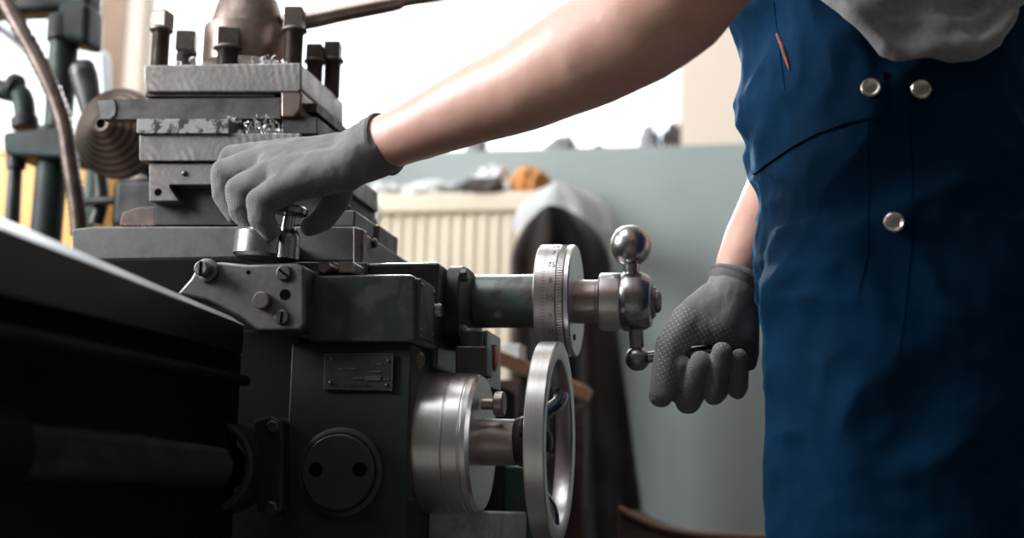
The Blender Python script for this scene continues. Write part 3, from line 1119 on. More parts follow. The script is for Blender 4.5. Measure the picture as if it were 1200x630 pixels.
# cutting tool clamped in the post: a thing of its own
ct = empty('cutting_tool', at(220, 140, .06), 'dark square lathe tool with grey tip clamped in the tool post above the turned disc', 'cutting tool')
MB().pprism([(133, 116), (329, 114), (329, 139), (122, 140), (119.5, 133)], .056, .073).build('shank', M['plate_dark'], ct, bevel=.0008)
MB().pprism([(114.5, 118), (133, 116.2), (136, 124), (135, 135), (129, 139.5), (119, 139.5)], .054, .072).build('cutting_tip', M['slide'], ct, bevel=.0008)['label'] = 'grey brazed tip'

# turned disc (workpiece) and what is behind it
WYc = .24
s4 = mpp(137, 155, WYc)
c = at(137, 155, WYc)
wp = empty('turned_disc', c, 'brown conical steel disc with turning rings at the left of the tool', 'workpiece')
m = MB()
m.lathe(c, (0, -1, 0), [(-.02, 53 * s4), (-.002, 54 * s4), (.0, 53 * s4), (.052, 10 * s4), (.052, 6 * s4), (.03, 5.5 * s4)], 72)
m.build('cone_face', M['cone'], wp, angle=25)
MB().lathe(c + Vector((0, -.046, 0)), (0, -1, 0), [(-.01, 5.6 * s4), (.003, 5.6 * s4)], 20).build('center_hole', M['hole'], wp)
m = MB().lathe(c + Vector((0, .021, 0)), (0, 1, 0), [(0, 30 * s4), (.18, 30 * s4)], 40)
m.build('spindle_nose', M['plate_dark'], L)
MB().pbox(128, 205, 260, 268, .36, .6).build('headstock_base', M['black_metal'], L, bevel=.015)
MB().tube([at(101, 236, .4), at(135, 235, .4)], .007, 14).build('oil_pipe', M['black_metal'], L)
m = MB()
m.tube([at(117, 205, .42), at(119, 235, .42), at(112, 262, .42)], .012, 14)
m.build('drip_pipe', M['black_metal'], L)
s5 = mpp(96, 90, .33)
lv = MB()
pa, pb2 = at(96, 77, .33), at(112, 145, .33)
lv.lathe(pa, pb2 - pa, [(-.002, 11 * s5), (0, 14 * s5), (.004, 16 * s5), (.02, 16.5 * s5), ((pb2 - pa).length, 12 * s5)], 32)
lv.build('lever_grip', M['black_metal'], L)
lv = MB()
lv.lathe(pa + (pa - pb2).normalized() * .002, pa - pb2, [(-.002, 11 * s5), (.001, 13 * s5), (.002, 11 * s5)], 32)
lv.build('grip_cap', M['nut'], L)

# metal shavings lying about: uncountable


def shavings(name, patches, label, n=60, seed=0, size=.004):
    rnd = random.Random(seed)
    m = MB()
    for (px0, px1, py, Y0, Y1, hgt_, cnt) in patches:
        for _ in range(cnt):
            u = rnd.random()
            px = px0 + (px1 - px0) * u
            p = at(px, py, Y0)
            env = math.sin(PI * min(max(u, .05), .95))
            p = Vector((p.x, Y0 + (Y1 - Y0) * rnd.random(), p.z + hgt_ * env * rnd.random() ** 1.5))
            r = size * (.35 + .8 * rnd.random())
            ax = Vector((rnd.uniform(-1, 1), rnd.uniform(-1, 1), rnd.uniform(-.6, .6))).normalized()
            a_ = ax.orthogonal().normalized()
            b_ = ax.cross(a_)
            n_ = rnd.randint(4, 9)
            turn = rnd.uniform(1.5, 6)
            wd = size * rnd.uniform(.15, .4)
            prev = None
            for i in range(n_ + 1):
                t = i / n_
                an = turn * t
                q = p + (a_ * math.cos(an) + b_ * math.sin(an)) * r + ax * (r * .8 * t)
                v0, v1 = m.bm.verts.new(q), m.bm.verts.new(q + ax * wd)
                if prev:
                    m.bm.faces.new((prev[0], v0, v1, prev[1]))
                prev = (v0, v1)
    o = m.build(name, M['chips'], smooth=True, angle=80)
    tag(o, label, 'metal shavings', kind='stuff')
    return o


shavings('metal_shavings', [(276, 328, 156, .03, .07, .030, 170), (262, 272, 138, .03, .06, .008, 14)],
         'pile of bright curled steel shavings on the plates beside the gloved knuckles', seed=1)
shavings('metal_shavings', [(204, 232, 73.5, .065, .1, .012, 40), (283, 336, 73.5, .055, .1, .012, 80)],
         'scattered steel shavings on top of the tool post around the nut', seed=2)
shavings('metal_shavings', [(110, 182, 265.5, .01, .05, .004, 50), (136, 182, 265, .02, .05, .006, 30)],
         'fine steel shavings strewn on the left end of the cross slide', seed=3, size=.0022)

# feed screw housing, dial, ball crank
AY = .115
ac = 353.5
fh = MB().latx([(525, 31), (640, 31)], ac, AY).build('feed_tube', M['tube'], L)
m = MB()
zc = at(540, 368, AY).z
prof = []
xf0 = XG + .0025
pts = []
for k in range(40):
    a_ = 2 * PI * k / 40
    cyv = .068 + .062 * math.copysign(abs(math.cos(a_)) ** .6, math.cos(a_))
    czv = zc + .052 * math.copysign(abs(math.sin(a_)) ** .75, math.sin(a_))
    pts.append((cyv, czv))
rg = lambda x, f=1: [Vector((x, .068 + (y - .068) * f, zc + (z - zc) * f)) for y, z in pts]
m.loft([rg(xf0), rg(xf0 + .016), rg(xf0 + .018, .96)])
flg = m.build('tube_flange', M['black_metal'], L)
for y, z in ((.022, zc + .036), (.022, zc - .034), (.12, zc + .04)):
    MB().lathe((xf0 + .017, y, z), (1, 0, 0), [(0, .008), (.007, .008), (.009, .006)], 6).build('bolt', M['screw'], flg)
dc = 352.5
dm = MB().latx([(635, 20), (635, 64), (636.5, 65.5), (659.5, 65.5), (660.3, 64), (661, 63), (661.6, 65.2), (668, 65.2), (668.6, 63.8), (669.4, 62.5), (670, 65), (674.5, 65.3), (676, 64), (676, 20)], dc, AY, 128)
dial = dm.build('graduated_dial', M['steel_x'], L, angle=28)
RD = 65.5 * mpp(645, dc, AY)
ctr = at(645, dc, AY)
m = MB()
xl_ = at(643.0, dc, AY).x
unit = at(646, dc, AY).x - at(645, dc, AY).x


def oncyl(x, ang, r=RD):
    return Vector((x, AY - r * math.cos(ang), ctr.z + r * math.sin(ang)))


labels = ['0', '5', '1', '15', '2', '25', '3', '35', '4', '45', '5', '55', '6', '65', '7', '75', '8', '85', '9', '95']
a8 = math.radians(12.4)
for i in range(100):
    ang = a8 - (i - 80) * 2 * PI / 100
    ln = 5.5 if i % 5 == 0 else 3.2
    hw = .0035
    x0_, x1_ = xl_ + unit * 2.2, xl_ + unit * (2.2 + ln)
    vs = [m.bm.verts.new(oncyl(x, ang + s_, RD + .0002)) for x, s_ in ((x0_, -hw), (x1_, -hw), (x1_, hw), (x0_, hw))]
    m.bm.faces.new(vs)
for i, t in enumerate(labels):
    ang = a8 - (i - 16) * 2 * PI / 20
    add_text(m, t, .0118, lambda v: oncyl(xl_ + unit * 12.2 + v.x * .85, ang + v.y / RD, RD + .0002 + v.z))
m.build('graduations', M['ink'], dial, smooth=False)
# knurled band of the dial
m = MB()
k0, k1 = at(661.8, dc, AY).x, at(667.8, dc, AY).x
Rk = 65.2 * mpp(664, dc, AY)
for i in range(120):
    an = 2 * PI * i / 120
    p0_, p1_ = oncyl(k0, an, Rk), oncyl(k1, an, Rk)
    m.cyl(p0_, p1_, .0006, seg=6)
m.build('knurling', M['steel'], dial)
# index pin on the dial end face
q = at(683, 397, AY)
MB().lathe((at(676, dc, AY).x - .001, AY - .02, q.z), (1, 0, 0), [(0, .004), (.003, .004)], 12).build('index_screw', M['black_metal'], dial)
MB().latx([(670, 25.5), (700, 25.5), (701, 26.5), (706, 26.5)], ac, AY).build('screw_neck', M['steel_dull'], L)
ck = empty('tmp', at(740, 354, AY))
COL.objects.unlink(ck)
bpy.data.objects.remove(ck)
crank = MB().latx([(704, 20), (704, 32.5), (706, 34), (727, 34), (729, 33), (729, 20)], 353.5, AY).build('crank_collar', M['steel_x'], L)
m = MB().latx([(728.5, 20), (728.5, 32), (731, 34), (738, 35.5), (748, 35.5), (757, 33), (763, 29), (764.5, 24), (764.5, 10)], 353.5, AY)
hub = m.build('ball_crank', M['steel'], L, angle=30)
MB().latx([(763, 20), (766, 20), (766.5, 18), (768, 18), (768.5, 13), (772, 13), (775, 10), (775.5, 4)], 353.5, AY, 32).build('end_nut', M['plate'], hub, angle=25)
sb = mpp(740, 320, AY)
bt = at(739, 288, AY)
MB().ball(bt, 24.5 * sb, 40).build('counterweight_ball', M['steel'], hub)
hb = at(743, 353, AY)
m = MB().tube([hb, at(740.5, 322, AY), bt], [12 * sb, 9.3 * sb, 10.5 * sb], 28)
m.build('upper_neck', M['steel'], hub)
bl = at(747, 420, AY)
MB().tube([hb, at(745.5, 395, AY), bl], [11 * sb, 8.8 * sb, 7.5 * sb], 28).build('lower_neck', M['steel'], hub)
MB().ball(bl, 14.5 * sb, 32).build('lower_ball', M['steel'], hub)
he = at(872, 406, AY + .0)
MB().tube([bl, at(762, 418.5, AY), at(800, 414.5, AY), he], [8.5 * sb, 6.5 * sb, 7.5 * sb, 7 * sb], 24).build('crank_grip', M['steel'], hub)

# oiler block and red button under the tube
MB().pprism([(533, 405), (570, 405), (570, 440), (533, 440)], -.01, .027).build('oiler_block', M['green'], L, bevel=.003)
q = at(552, 410, .008)
MB().lathe(q, (0, 0, 1), [(0, .0145), (.022, .0145), (.0255, .012)], 28).build('oiler_cap', M['green'], L)
sw = MB().pprism([(560, 386), (571, 386), (571, 452), (560, 452)], .03, .115).build('switch_box', M['steel'], L, bevel=.002)
c = at(571, 415, .03)
MB().lathe((c.x, .072, c.z), (1, 0, 0), [(-.004, .017), (.0015, .017), (.0015, .0135)], 28).build('button_ring', M['black_metal'], sw)
MB().lathe((c.x, .072, c.z), (1, 0, 0), [(0, .0135), (.003, .0135), (.004, .011)], 28).build('red_button', M['red'], sw)['label'] = 'red button'

# drum, spindle, handwheel
DYc = -.012
wc = 517.5
dr = MB().latx([(500, 20), (500, 80), (502, 82), (534, 82), (535, 80.5), (536, 80.5), (537, 82), (553, 82), (554, 80.8), (555.5, 80.8), (556.5, 81.5), (562, 81), (566, 77), (566.5, 70), (566.5, 15)], 518.5, DYc, 112)
dr = dr.build('feed_drum', M['steel_x'], L, angle=28)
MB().latx([(564, 27.5), (604, 27), (606, 26)], wc, DYc).build('wheel_spindle', M['steel_dull'], L)
ty = DYc - .028
zt_ = at(585, 473, ty).z
xt0 = at(566, 473, ty).x
m = MB()
m.lathe((xt0 - .002, ty, zt_), (1, 0, 0), [(0, .007), (.016, .007), (.016, .013), (.0175, .0145), (.0265, .0145), (.028, .0125)], 32)
m.build('thumb_screw', M['steel_dull'], dr, angle=25)
# handwheel
xw0, xw1 = at(634, wc, DYc).x, at(657, wc, DYc).x
zw = at(640, wc, DYc).z
RW = .1185
hw_ = MB()
xm = (xw0 + xw1) / 2
hwid = (xw1 - xw0) / 2
prof = []
# closed rim cross section: rounded outer band, hollow inner
sec = [(-1, .100), (-1, .1165), (-.97, .1178), (-.9, RW), (.88, RW), (.97, .1176), (1, .1162), (1, .102), (.94, .0985), (.8, .0968), (-.8, .0968), (-.95, .098)]
segw = 112
rgs = []
for k in range(segw):
    an = 2 * PI * k / segw
    rgs.append([hw_.bm.verts.new((xm + a_ * hwid, DYc + r_ * math.cos(an), zw + r_ * math.sin(an))) for a_, r_ in sec])
ns = len(sec)
for k in range(segw):
    A, B = rgs[k], rgs[(k + 1) % segw]
    for i in range(ns):
        hw_.bm.faces.new((A[i], A[(i + 1) % ns], B[(i + 1) % ns], B[i]))
wheel = hw_.build('hand_wheel', M['steel_x'], L, angle=40)
xh = at(604, wc, DYc).x
m = MB().lathe((xh, DYc, zw), (1, 0, 0), [(0, .02), (0, .0265), (.008, .030), (.03, .034), (.036, .03), (.036, .012), (.042, .012), (.044, .009)], 48)
m.build('wheel_hub', M['black_metal'], wheel)
for a_ in (40, 160, 280):
    an = math.radians(a_)
    d = Vector((0, math.cos(an), math.sin(an)))
    c0 = Vector((xh + .02, DYc, zw))
    m = MB()
    m.tube([c0 + d * .022, c0 + d * .05 + Vector((.002, 0, 0)), Vector((xm - .002, DYc, zw)) + d * .078, Vector((xm, DYc, zw)) + d * .100], [.011, .009, .0085, .010], 14)
    m.build('spoke', M['steel'], wheel)

# pedestal pieces under the apron, bed behind
MB().box(at(496, 615, .0).x, at(573, 615, .0).x, .0, .25, 0, at(530, 598, .0).z).build('pedestal', M['chippan'], L, bevel=.004)
MB().box(at(588, 600, .25).x, at(626, 600, .25).x, .25, .33, 0, at(600, 545, .25).z).build('support_leg', M['greenpost'], L, bevel=.006)
MB().box(at(300, 600, .2).x, at(560, 600, .2).x, .19, .45, 0, at(480, 440, .2).z).build('bed_body', M['bed_black'], L, bevel=.006)
MB().box(at(60, 500, -.05).x, at(340, 600, .0).x, -.06, .42, 0, at(200, 310, 0).z).build('bed_web', M['bed_black'], L, bevel=.006)

# compound slide crank under the left glove
kY = -.10
sk = mpp(320, 270, kY)
base_c = at(309, 298, kY)
axis = (at(318, 262, kY) - at(309, 300, kY)).normalized()
axis = Vector((axis.x * .35, 0, 1)).normalized()
kk = MB().lathe(base_c + axis * -.006, axis, [(0, .032), (.004, .036), (.030, .036), (.034, .033), (.034, .01)], 56).build('slide_crank', M['steel'], L, angle=30)
cpt = at(336, 290, kY - .012)
m = MB().tube([cpt + Vector((0, 0, -.014)), cpt + Vector((.001, 0, .012)), at(336, 270, kY - .012), at(339, 252, kY - .012)], [.015, .0145, .0085, .0075], 28)
m.build('crank_stem', M['steel'], kk)
q = at(341, 247, kY - .012)
MB().lathe(q + Vector((0, 0, -.006)), Vector((.06, 0, 1)), [(0, .015), (.002, .0195), (.008, .020), (.011, .017)], 32).build('crank_knob', M['steel'], kk)
m = MB().cyl((base_c.x, kY + .01, base_c.z + .015), (base_c.x, .05, base_c.z + .02), .012)
m.build('crank_shaft', M['steel_dull'], kk)

# pale round cover seen past the cross slide
pc = MB()
q = at(408, 252, .62)
sq = mpp(408, 252, .62)
pc.lathe(q, (.25, -1, 0), [(-.03, 10 * sq), (-.03, 36 * sq), (0, 38 * sq), (.008, 36 * sq), (.008, 24 * sq), (0, 22 * sq), (0, 8 * sq)], 48)
wr_ = empty('tailstock_wheel', (q.x, .64, 0))
pc.build('disc', M['ivory'], wr_, angle=40)
MB().box(q.x - .03, q.x + .03, .64, .70, 0, q.z - .02).build('post', M['black_metal'], wr_, bevel=.004)
tag(wr_, 'pale round wheel partly hidden behind the cross slide and glove', 'wheel')

# ------------------------------------------------------------------ the worker
PYc = 0.02


def ell(cx, cy, z, hx, hy, n=40, pw=2.3):
    out = []
    for k in range(n):
        a_ = 2 * PI * k / n
        c_, s_ = math.cos(a_), math.sin(a_)
        out.append(Vector((cx + hx * math.copysign(abs(c_) ** (2 / pw), c_), cy + hy * math.copysign(abs(s_) ** (2 / pw), s_), z)))
    return out


def row(py, xl, xr, hy, Y=PYc, grow=0.0):
    a_, b_ = at(xl, py, Y), at(xr, py, Y)
    return ((a_.x + b_.x) / 2, Y, (a_.z + b_.z) / 2, (b_.x - a_.x) / 2 + grow, hy + grow)


TORSO = [(-420, 905, 1190, .15), (-330, 872, 1215, .185), (-200, 856, 1222, .18), (-80, 857, 1220, .172), (0, 863, 1216, .17), (100, 868, 1218, .172), (205, 879, 1222, .182), (300, 888, 1224, .19), (352, 893, 1222, .19)]
tr = [row(*t) for t in TORSO]
PX = tr[4][0]
# body: one continuous mesh
b = MB()
b.loft([ell(c[0], c[1], c[2], c[3] - .045, c[4] - .045) for c in tr[::-1]])
ztop = tr[0][2]
neckx = tr[0][0] - .01
b.hull([((neckx, PYc, ztop - .02), .065), ((neckx - .02, PYc, ztop + .10), .055)])
hc = Vector((neckx - .05, PYc, ztop + .20))
b.hull([(hc, .085), (hc + Vector((.035, 0, .025)), .085), (hc + Vector((-.04, 0, -.07)), .045), (hc + Vector((0, 0, -.04)), .07)])
b.hull([(hc + Vector((-.09, 0, .0)), .010), (hc + Vector((-.105, 0, -.03)), .013), (hc + Vector((-.08, 0, -.03)), .012)])   # nose
b.hull([(hc + Vector((-.082, .02, -.068)), .007), (hc + Vector((-.082, -.02, -.068)), .007)])   # lips
for s_ in (-1, 1):
    b.hull([(hc + Vector((.01, s_ * .088, .01)), .012), (hc + Vector((.015, s_ * .09, -.03)), .009)])   # ears
zs = ztop - .045
# left arm (near), reaching to the compound slide
LA = [((PX + .0, -.20, zs), .062), (at(905, -130, -.27), .058), (at(792, 2, -.265), .060), (at(748, 32, -.255), .0605), (at(690, 62, -.235), .0585), (at(620, 98, -.205), .0505),
      (at(545, 128, -.17), .0425), (at(475, 158, -.135), .0335), (at(448, 168, -.12), .0325), (at(425, 176, -.115), .024)]
b.chain(LA, 22)
# right arm (far)
RA = [((PX + .0, .23, zs), .062), ((PX - .02, .285, zs - .24), .052), ((PX - .05, .27, zs - .33), .048), (at(912, 225, .20), .044), (at(880, 282, .155), .036), (at(865, 318, .13), .031), (at(857, 345, .125), .022)]
b.chain(RA, 22)
# legs
for sy in (-1, 1):
    b.chain([((PX, PYc + sy * .085, .80), .085), ((PX + .01, PYc + sy * .09, .50), .062), ((PX + .015, PYc + sy * .09, .38), .058), ((PX + .03, PYc + sy * .09, .10), .042)], 18)


def skinfn(v, n):
    return v + n * (.0011 * noise.noise(v * 14) + .0003 * noise.noise(v * 60))


person = b.build('person', M['skin'], remesh=.006, smooth_it=6, base=True, fn=skinfn)
tag(person, 'person in blue overalls and grey gloves standing at the lathe turning two cranks', 'person')

# hair
m = MB()
m.hull([(hc + Vector((.02, 0, .035)), .094), (hc + Vector((.045, 0, .0)), .088), (hc + Vector((.06, 0, -.04)), .06)])
m.build('hair', M['hair'], person, remesh=.006, smooth_it=3)

# overalls
ov = MB()
trow = [t for t in tr[2:]]
ov.loft([ell(c[0], c[1], c[2], c[3], c[4]) for c in trow[::-1]])
for sy, Yl in ((-1, PYc - .092), (1, PYc + .092)):
    rows_ = []
    for py, xl, xr, hy in ((285, 905, 1208, .098), (352, 895, 1216, .106), (480, 898, 1208, .103), (560, 899, 1195, .10), (640, 901, 1189, .098)):
        rows_.append(row(py, xl, xr, hy, PYc - .02 if sy < 0 else PYc + .02))
    rings = [ell(c[0], Yl, c[2], c[3], c[4]) for c in rows_]
    lx, lh = rows_[-1][0], rows_[-1][3]
    for z, h, hy in ((.30, lh * .93, .092), (.15, lh * .88, .088), (.07, lh * .88, .088)):
        rings.append(ell(lx + .02, Yl, z, h, hy))
    ov.loft(rings[::-1])


def rid(v):
    return 1 - abs(noise.noise(v)) * 2


XF = at(868, 200, PYc).x


def wrinkle(v, n):
    u = v.x - XF
    w = Vector((noise.noise(v * 5), noise.noise(v * 5 + Vector((9, 0, 0))), noise.noise(v * 5 + Vector((0, 9, 0)))))
    q = v + w * .035
    # diagonal drag folds that start at the front edge, broad folds elsewhere
    d1 = rid(Vector((q.x * 4 + q.z * 4, q.y * 5, q.z * 7 - q.x * 6)))
    d2 = rid(Vector((q.x * 13 - q.z * 7, q.y * 13, q.z * 17 + q.x * 9)) + Vector((3, 1, 7)))
    front = math.exp(-max(0, u) / .09)
    amp = .009 + .007 * front
    low_ = min(1, max(0, (v.z - .50) / .28))
    amp *= .35 + .65 * low_
    d = amp * (d1 - .55) + (.003 + .0075 * front) * (.3 + .7 * low_) * (d2 - .5)
    d += .0025 * noise.noise(v * 11) + .0010 * noise.noise(v * 40)
    return v + n * d


ovr = ov.build('overalls', M['overalls'], person, remesh=.0045, smooth_it=3, fn=wrinkle)

# surface lookups on the finished overalls
me = ovr.data
off = WLOC[ovr]
bvh = BVHTree.FromPolygons([v.co + off for v in me.vertices], [p_.vertices for p_ in me.polygons])


def hit(px, py):
    d = ray(px, py).normalized()
    loc, nr, idx, dist = bvh.ray_cast(CAM, d)
    while loc is None and px < 1040:
        px += 1.5
        loc, nr, idx, dist = bvh.ray_cast(CAM, ray(px, py).normalized())
    return loc, nr


def seam(name, pts, r=.0009, n=40, out=-.0002, material='seam'):
    P_ = []
    for i in range(n + 1):
        t = i / n * (len(pts) - 1)
        k_ = min(int(t), len(pts) - 2)
        f = t - k_
        x = pts[k_][0] * (1 - f) + pts[k_ + 1][0] * f
        y = pts[k_][1] * (1 - f) + pts[k_ + 1][1] * f
        loc, nr = hit(x, y)
        if loc is not None:
            P_.append(loc + nr * out)
    return MB().tube(P_, r, 8, 2).build(name, M[material], ovr)


def flap(name, pts, n, thick, material, parent):
    """a strip of cloth following the surface between two outlines"""
    m = MB()
    gr = []
    for a_, b_ in pts:
        r_ = []
        for k in range(n + 1):
            f = k / n
            loc, nr = hit(a_[0] * (1 - f) + b_[0] * f, a_[1] * (1 - f) + b_[1] * f)
            r_.append(loc + nr * thick)
        gr.append(r_)
    vs = [[m.bm.verts.new(p) for p in r_] for r_ in gr]
    for p_, q_ in zip(vs, vs[1:]):
        for k in range(n):
            m.bm.faces.new((p_[k], p_[k + 1], q_[k + 1], q_[k]))
    bmesh.ops.recalc_face_normals(m.bm, faces=m.bm.faces)
    bmesh.ops.solidify(m.bm, geom=list(m.bm.faces), thickness=thick * .9)
    return m.build(name, material, parent, angle=60)


# waist panel lapped over the trousers, with its lower edge curving up to the placket
low = [(884, 205), (905, 190), (930, 173), (960, 157), (990, 146), (1020, 139), (1046, 133)]
upp = [(878, 120), (900, 112), (930, 104), (960, 96), (990, 88), (1020, 84), (1038, 84)]
fine = []
for i in range(len(low) - 1):
    for k in range(6):
        f = k / 6
        fine.append(((upp[i][0] * (1 - f) + upp[i + 1][0] * f, upp[i][1] * (1 - f) + upp[i + 1][1] * f), (low[i][0] * (1 - f) + low[i + 1][0] * f, low[i][1] * (1 - f) + low[i + 1][1] * f)))
flap('waist_panel', fine, 26, .0035, M['overalls'], ovr)
seam('side_seam', [(1018, 142), (1019, 220), (1016, 300), (1006, 345)])
seam('placket_seam', [(1066, 130), (1070, 200), (1068, 290), (1060, 370), (1052, 420)])
seam('bib_seam', [(907, 2), (912, 45), (918, 90), (921, 110)])
pz_ = []
m = MB()
for (x, y) in ((911, 40), (917, 54), (921, 66), (926, 82)):
    loc, nr = hit(x, y)
    pz_.append(loc + nr * .001)
MB().tube(pz_, [.0014, .0026, .0026, .001], 10).build('red_tab', mat('rust_red_tape', (.2, .04, .02), (.05, .02, .015), 0, .8, 60), ovr)['label'] = 'rust-red zip tape'
for px, py in ((1021, 105), (1078, 106), (1048, 261)):
    loc, nr = hit(px, py)
    sbn = (loc - CAM).dot(fw) / FP
    nn = (nr + Vector((-.15, -.5, 0))).normalized()
    MB().lathe(loc + nr * .003, nn, [(-.003, 9 * sbn), (.002, 11.3 * sbn), (.0042, 11.5 * sbn), (.0055, 10 * sbn), (.0046, 8 * sbn), (.0052, 4 * sbn)], 32).build('button', M['button'], ovr)

# shirt: torso, sleeves and the slack that droops over the side opening
sh = MB()
sh.loft([ell(c[0], c[1], c[2], c[3] - .030, c[4] - .030) for c in tr[:6][::-1]])
sh.chain([((PX, -.20, zs), .075), ((LA[0][0][0] + LA[1][0].x) / 2 * Vector((1, 0, 0)) + Vector((0, -.235, (zs + LA[1][0].z) / 2)), .07)], 18)
sh.chain([((PX, .23, zs), .075), ((PX - .01, .262, zs - .13), .068)], 18)
shirt = sh.build('shirt', M['shirt'], person, remesh=.007, smooth_it=5)
# drooping slack, as a rolled fold of jersey
m = MB()
# outer contour of the slack in the photo: lower lip and upper limit
lip = [(925, -22), (960, 4), (985, 22), (1005, 42), (1030, 74), (1052, 80), (1085, 76), (1110, 81), (1138, 80), (1160, 62), (1178, 36), (1182, 18), (1205, 2), (1225, -20)]
n_u, n_v = 90, 26
grid = []
for i in range(n_u + 1):
    t = i / n_u * (len(lip) - 1)
    k_ = min(int(t), len(lip) - 2)
    f = t - k_
    f = f * f * (3 - 2 * f) * .4 + f * .6
    lx = lip[k_][0] * (1 - f) + lip[k_ + 1][0] * f
    ly = lip[k_][1] * (1 - f) + lip[k_ + 1][1] * f
    colm = []
    for j in range(n_v + 1):
        v_ = j / n_v
        py = ly - 150 * v_ - 0
        x = lx + (1085 - lx) * v_ * .12
        loc, nr = hit(min(max(x, 872), 1205), max(py, -190))
        if loc is None:
            loc, nr = at(x, py, -.15), Vector((0, -1, 0))
        u_ = i / n_u
        sag = math.sin(PI * u_) ** .5
        bulge = .006 + sag * (.020 * math.exp(-((v_ - .10) / .10) ** 2) + .012 * math.exp(-((v_ - .32) / .06) ** 2) + .006) * (1 - .5 * v_)
        bulge += (.010 * noise.noise(Vector((u_ * 5 + v_ * 3, v_ * 7, 1))) + .004 * noise.noise(Vector((u_ * 14, v_ * 9, 4)))) * sag
        out_ = Vector((nr.x, nr.y, 0)).normalized() if abs(nr.z) < .9 else Vector((0, -1, 0))
        out_ = (out_ + Vector((0, -.6, 0))).normalized()
        colm.append(loc + out_ * bulge)
    # roll the hem back under
    hem = colm[0].copy()
    colm.insert(0, hem + Vector((0, .010, .006)))
    grid.append(colm)
vs = [[m.bm.verts.new(p) for p in c_] for c_ in grid]
for p_, q_ in zip(vs, vs[1:]):
    for k in range(len(p_) - 1):
        m.bm.faces.new((p_[k], p_[k + 1], q_[k + 1], q_[k]))
bmesh.ops.recalc_face_normals(m.bm, faces=m.bm.faces)
bmesh.ops.smooth_vert(m.bm, verts=m.bm.verts, factor=.5, use_axis_x=True, use_axis_y=True, use_axis_z=True)
bmesh.ops.smooth_vert(m.bm, verts=m.bm.verts, factor=.5, use_axis_x=True, use_axis_y=True, use_axis_z=True)
bmesh.ops.solidify(m.bm, geom=list(m.bm.faces), thickness=.003)
m.build('shirt_tail', M['shirt'], shirt, angle=80)

# boots
for sy in (-1, 1):
    m = MB()
    yb = PYc + sy * .092
    m.hull([((PX + .06, yb, .05), .045), ((PX - .02, yb, .05), .046), ((PX - .16, yb, .035), .034), ((PX + .03, yb, .13), .045)])
    for v in m.bm.verts:
        v.co.z = max(v.co.z, .002)
    m.build('boot', M['boot'], person, smooth=True, angle=50)


# ------------------------------------------------------------------ gloves
def C(px, py, Y, r):
    return (at(px, py, Y), r * mpp(px, py, Y))


# left glove: palm down, fingers closed round the crank knob
g = MB()
wr = [C(447, 172, -.12, 35), C(432, 176, -.115, 34)]
kn = [C(312, 182, -.075, 18), C(318, 188, -.10, 20), C(328, 202, -.125, 21), C(344, 216, -.145, 20)]
g.hull([wr[0], wr[1], C(395, 184, -.085, 22), C(400, 200, -.14, 24)], 20)
g.hull([C(410, 178, -.085, 24), C(405, 200, -.14, 25), kn[0], kn[1], kn[2]], 20)
g.hull([C(410, 196, -.14, 26), C(380, 205, -.14, 24), kn[2], kn[3]], 20)
g.chain([kn[0], C(272, 184, -.060, 14.5), C(264, 203, -.058, 13.5), C(276, 238, -.062, 11.5)])          # index
g.chain([kn[1], C(264, 202, -.088, 17.5), C(263, 226, -.09, 15.5), C(276, 250, -.088, 13)])            # middle
g.chain([kn[2], C(281, 222, -.118, 17.5), C(282, 244, -.12, 15.5), C(296, 264, -.115, 13)])           # ring
g.chain([kn[3], C(306, 236, -.146, 18.5), C(306, 256, -.147, 16), C(317, 270, -.141, 12.5)])           # little
g.chain([C(400, 200, -.09, 22), C(396, 232, -.075, 17), C(378, 258, -.075, 14), C(362, 266, -.08, 11.5)])  # thumb
lg = g.build('glove', M['glove'], person, remesh=.0024, smooth_it=7, fn=lambda v, n: v + n * (.0014 * noise.noise(v * 45) + .0006 * noise.noise(v * 110)))
# cuff
m = MB()
c0, c1 = at(452, 168, -.122), at(436, 174, -.115)
ax = (c0 - c1).normalized()
m.lathe(c1, ax, [(0, .0345), (.004, .0365), (.012, .0362), (.0175, .0385), (.021, .0372), (.020, .033)], 48, caps=False)
m.build('cuff', M['glove'], lg)

# right glove: fist round the crank grip seen from the palm side, thumb hanging in front
g = MB()
Y0 = AY
g.hull([C(862, 334, .125, 31), C(856, 350, .118, 33), C(866, 392, .135, 24), C(846, 380, .10, 24)], 20)
g.hull([C(846, 362, .112, 31), C(822, 372, .100, 26), C(840, 384, .095, 20), C(868, 395, .115, 22), C(860, 372, .115, 28)], 20)
g.hull([C(868, 378, .13, 22), C(872, 412, .14, 18), C(878, 425, .135, 9)], 16)
g.hull([C(836, 352, .11, 22), C(806, 376, .09, 21), C(822, 386, .088, 17)], 18)
g.chain([C(808, 378, .09, 21.5), C(787, 404, .078, 18.5), C(779, 436, .074, 15.5), C(774.5, 462, .074, 15)], 20)      # thumb
# back of the hand behind the grip
g.hull([C(856, 372, .15, 22), C(806, 402, .165, 15), C(826, 404, .168, 16), C(848, 404, .168, 15), C(868, 408, .16, 13)], 18)
for (a_, b_, c_, d_, rr) in (
        (C(804, 408, .165, 13), C(797, 452, .15, 12.5), C(791, 459, .100, 12), C(800, 426, .070, 10), 0),
        (C(826, 408, .168, 14), C(812, 462, .155, 14), C(806, 470, .096, 15), C(821, 423, .058, 12.5), 0),
        (C(848, 408, .168, 14), C(842, 455, .155, 13), C(837, 462, .090, 13), C(846, 412, .050, 12), 0),
        (C(868, 412, .16, 12), C(866, 448, .15, 11.5), C(864, 456, .098, 11.5), C(866, 418, .064, 10), 0)):
    g.chain([a_, b_, c_, d_], 18)
rg_ = g.build('glove', knit('grey_dotted_knit', (.115, .118, .128)), person, remesh=.0018, smooth_it=4,
              fn=lambda v, n: v + n * (.0012 * noise.noise(v * 50) + .0005 * noise.noise(v * 120)))
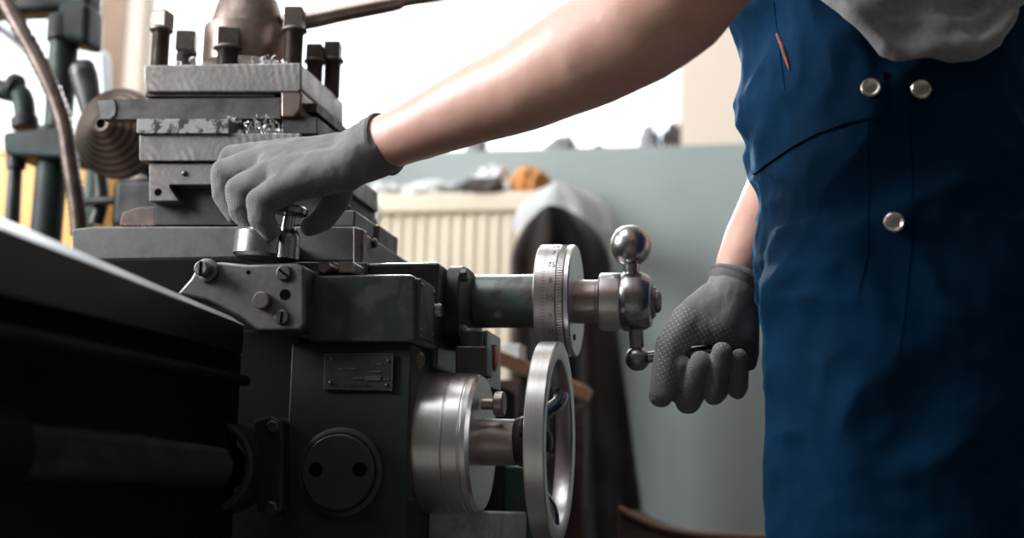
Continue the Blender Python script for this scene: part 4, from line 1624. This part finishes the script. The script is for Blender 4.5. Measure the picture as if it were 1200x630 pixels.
# printed grip dots: pattern of the palm side
o_ = WLOC[rg_]
px0, px1 = at(772, 400, .08).x - o_.x, at(860, 400, .08).x - o_.x
pz0, pz1 = at(800, 452, .08).z - o_.z, at(800, 352, .08).z - o_.z
pA, pB = at(800, 372, .08) - o_, at(862, 398, .08) - o_
slope = (pB.z - pA.z) / (pB.x - pA.x)
rg_.data.materials.clear()
rg_.data.materials.append(knit('grey_dotted_knit_print', (.25, .245, .255), (.0052, px0, px1, pz0, pz1, -slope, pA.z - slope * pA.x + .016, at(794, 430, .08).x - o_.x, at(810, 413, .08).z - o_.z)))
m = MB()
c0, c1 = at(868, 322, .128), at(860, 340, .124)
ax = (c0 - c1).normalized()
m.lathe(c1, ax, [(0, .0335), (.005, .0362), (.013, .0358), (.0155, .0378), (.019, .0365), (.018, .032)], 48, caps=False)
m.build('cuff', M['glove'], rg_)

# ------------------------------------------------------------------ light
W = bpy.data.worlds.new('overcast_sky')
S.world = W
W.use_nodes = True
bg = W.node_tree.nodes['Background']
bg.inputs['Color'].default_value = (.86, .94, 1.0, 1)
bg.inputs['Strength'].default_value = 2.4


def area(name, loc, target, sx, sy, energy, col, portal=False):
    ld = bpy.data.lights.new(name, 'AREA')
    ld.shape = 'RECTANGLE'
    ld.size, ld.size_y = sx, sy
    ld.energy = energy
    ld.color = col
    if portal:
        ld.cycles.is_portal = True
    o = bpy.data.objects.new(name, ld)
    COL.objects.link(o)
    o.location = loc
    d = Vector(target) - Vector(loc)
    o.rotation_euler = d.to_track_quat('-Z', 'Y').to_euler()
    return o


for i, (a_, b_) in enumerate((w1, w2)):
    area('window_portal', ((a_ + b_) / 2, WY + .2, (SILL_Z + WTOP) / 2), ((a_ + b_) / 2, 0, (SILL_Z + WTOP) / 2), b_ - a_, WTOP - SILL_Z, 1, (1, 1, 1), True)
area('window_portal', (WX0 - .2, (LY0 + LY1) / 2, (SILL_Z + LZ1) / 2), (0, (LY0 + LY1) / 2, (SILL_Z + LZ1) / 2), LY1 - LY0, LZ1 - SILL_Z, 1, (1, 1, 1), True)
area('added_side_fill', (WX0 - .5, (LY0 + LY1) / 2 + .1, 2.0), (0, .1, .9), 1.7, 1.3, 225, (.95, .98, 1))  # fill light added outside the left opening to brighten arm and left sides
sl = bpy.data.lights.new('sun', 'SUN')
sl.energy = 2.0
sl.angle = math.radians(9)
sl.color = (1, .95, .9)
so = bpy.data.objects.new('sun', sl)
COL.objects.link(so)
so.rotation_euler = (-ray(520, -70)).to_track_quat('-Z', 'Y').to_euler()
so.location = (-1, 5, 4)
# overhead fill lights, added to lift the front; no fixtures hang there
area('added_overhead_fill', (-1.5, -.6, 3.2), (-1.3, -.6, 0), 2.2, 1.3, 27, (.92, .97, 1))
area('added_overhead_fill', (1.0, -2.6, 3.2), (1.0, -2.6, 0), 1.6, .3, 2, (1, .93, .86))

S.view_settings.view_transform = 'Standard'
S.view_settings.look = 'None'
S.view_settings.exposure = 0.6
S.view_settings.gamma = 1.0
S.view_settings.use_curve_mapping = False
S.cycles.use_denoising = True
S.cycles.max_bounces = 8
S.cycles.sample_clamp_indirect = 6
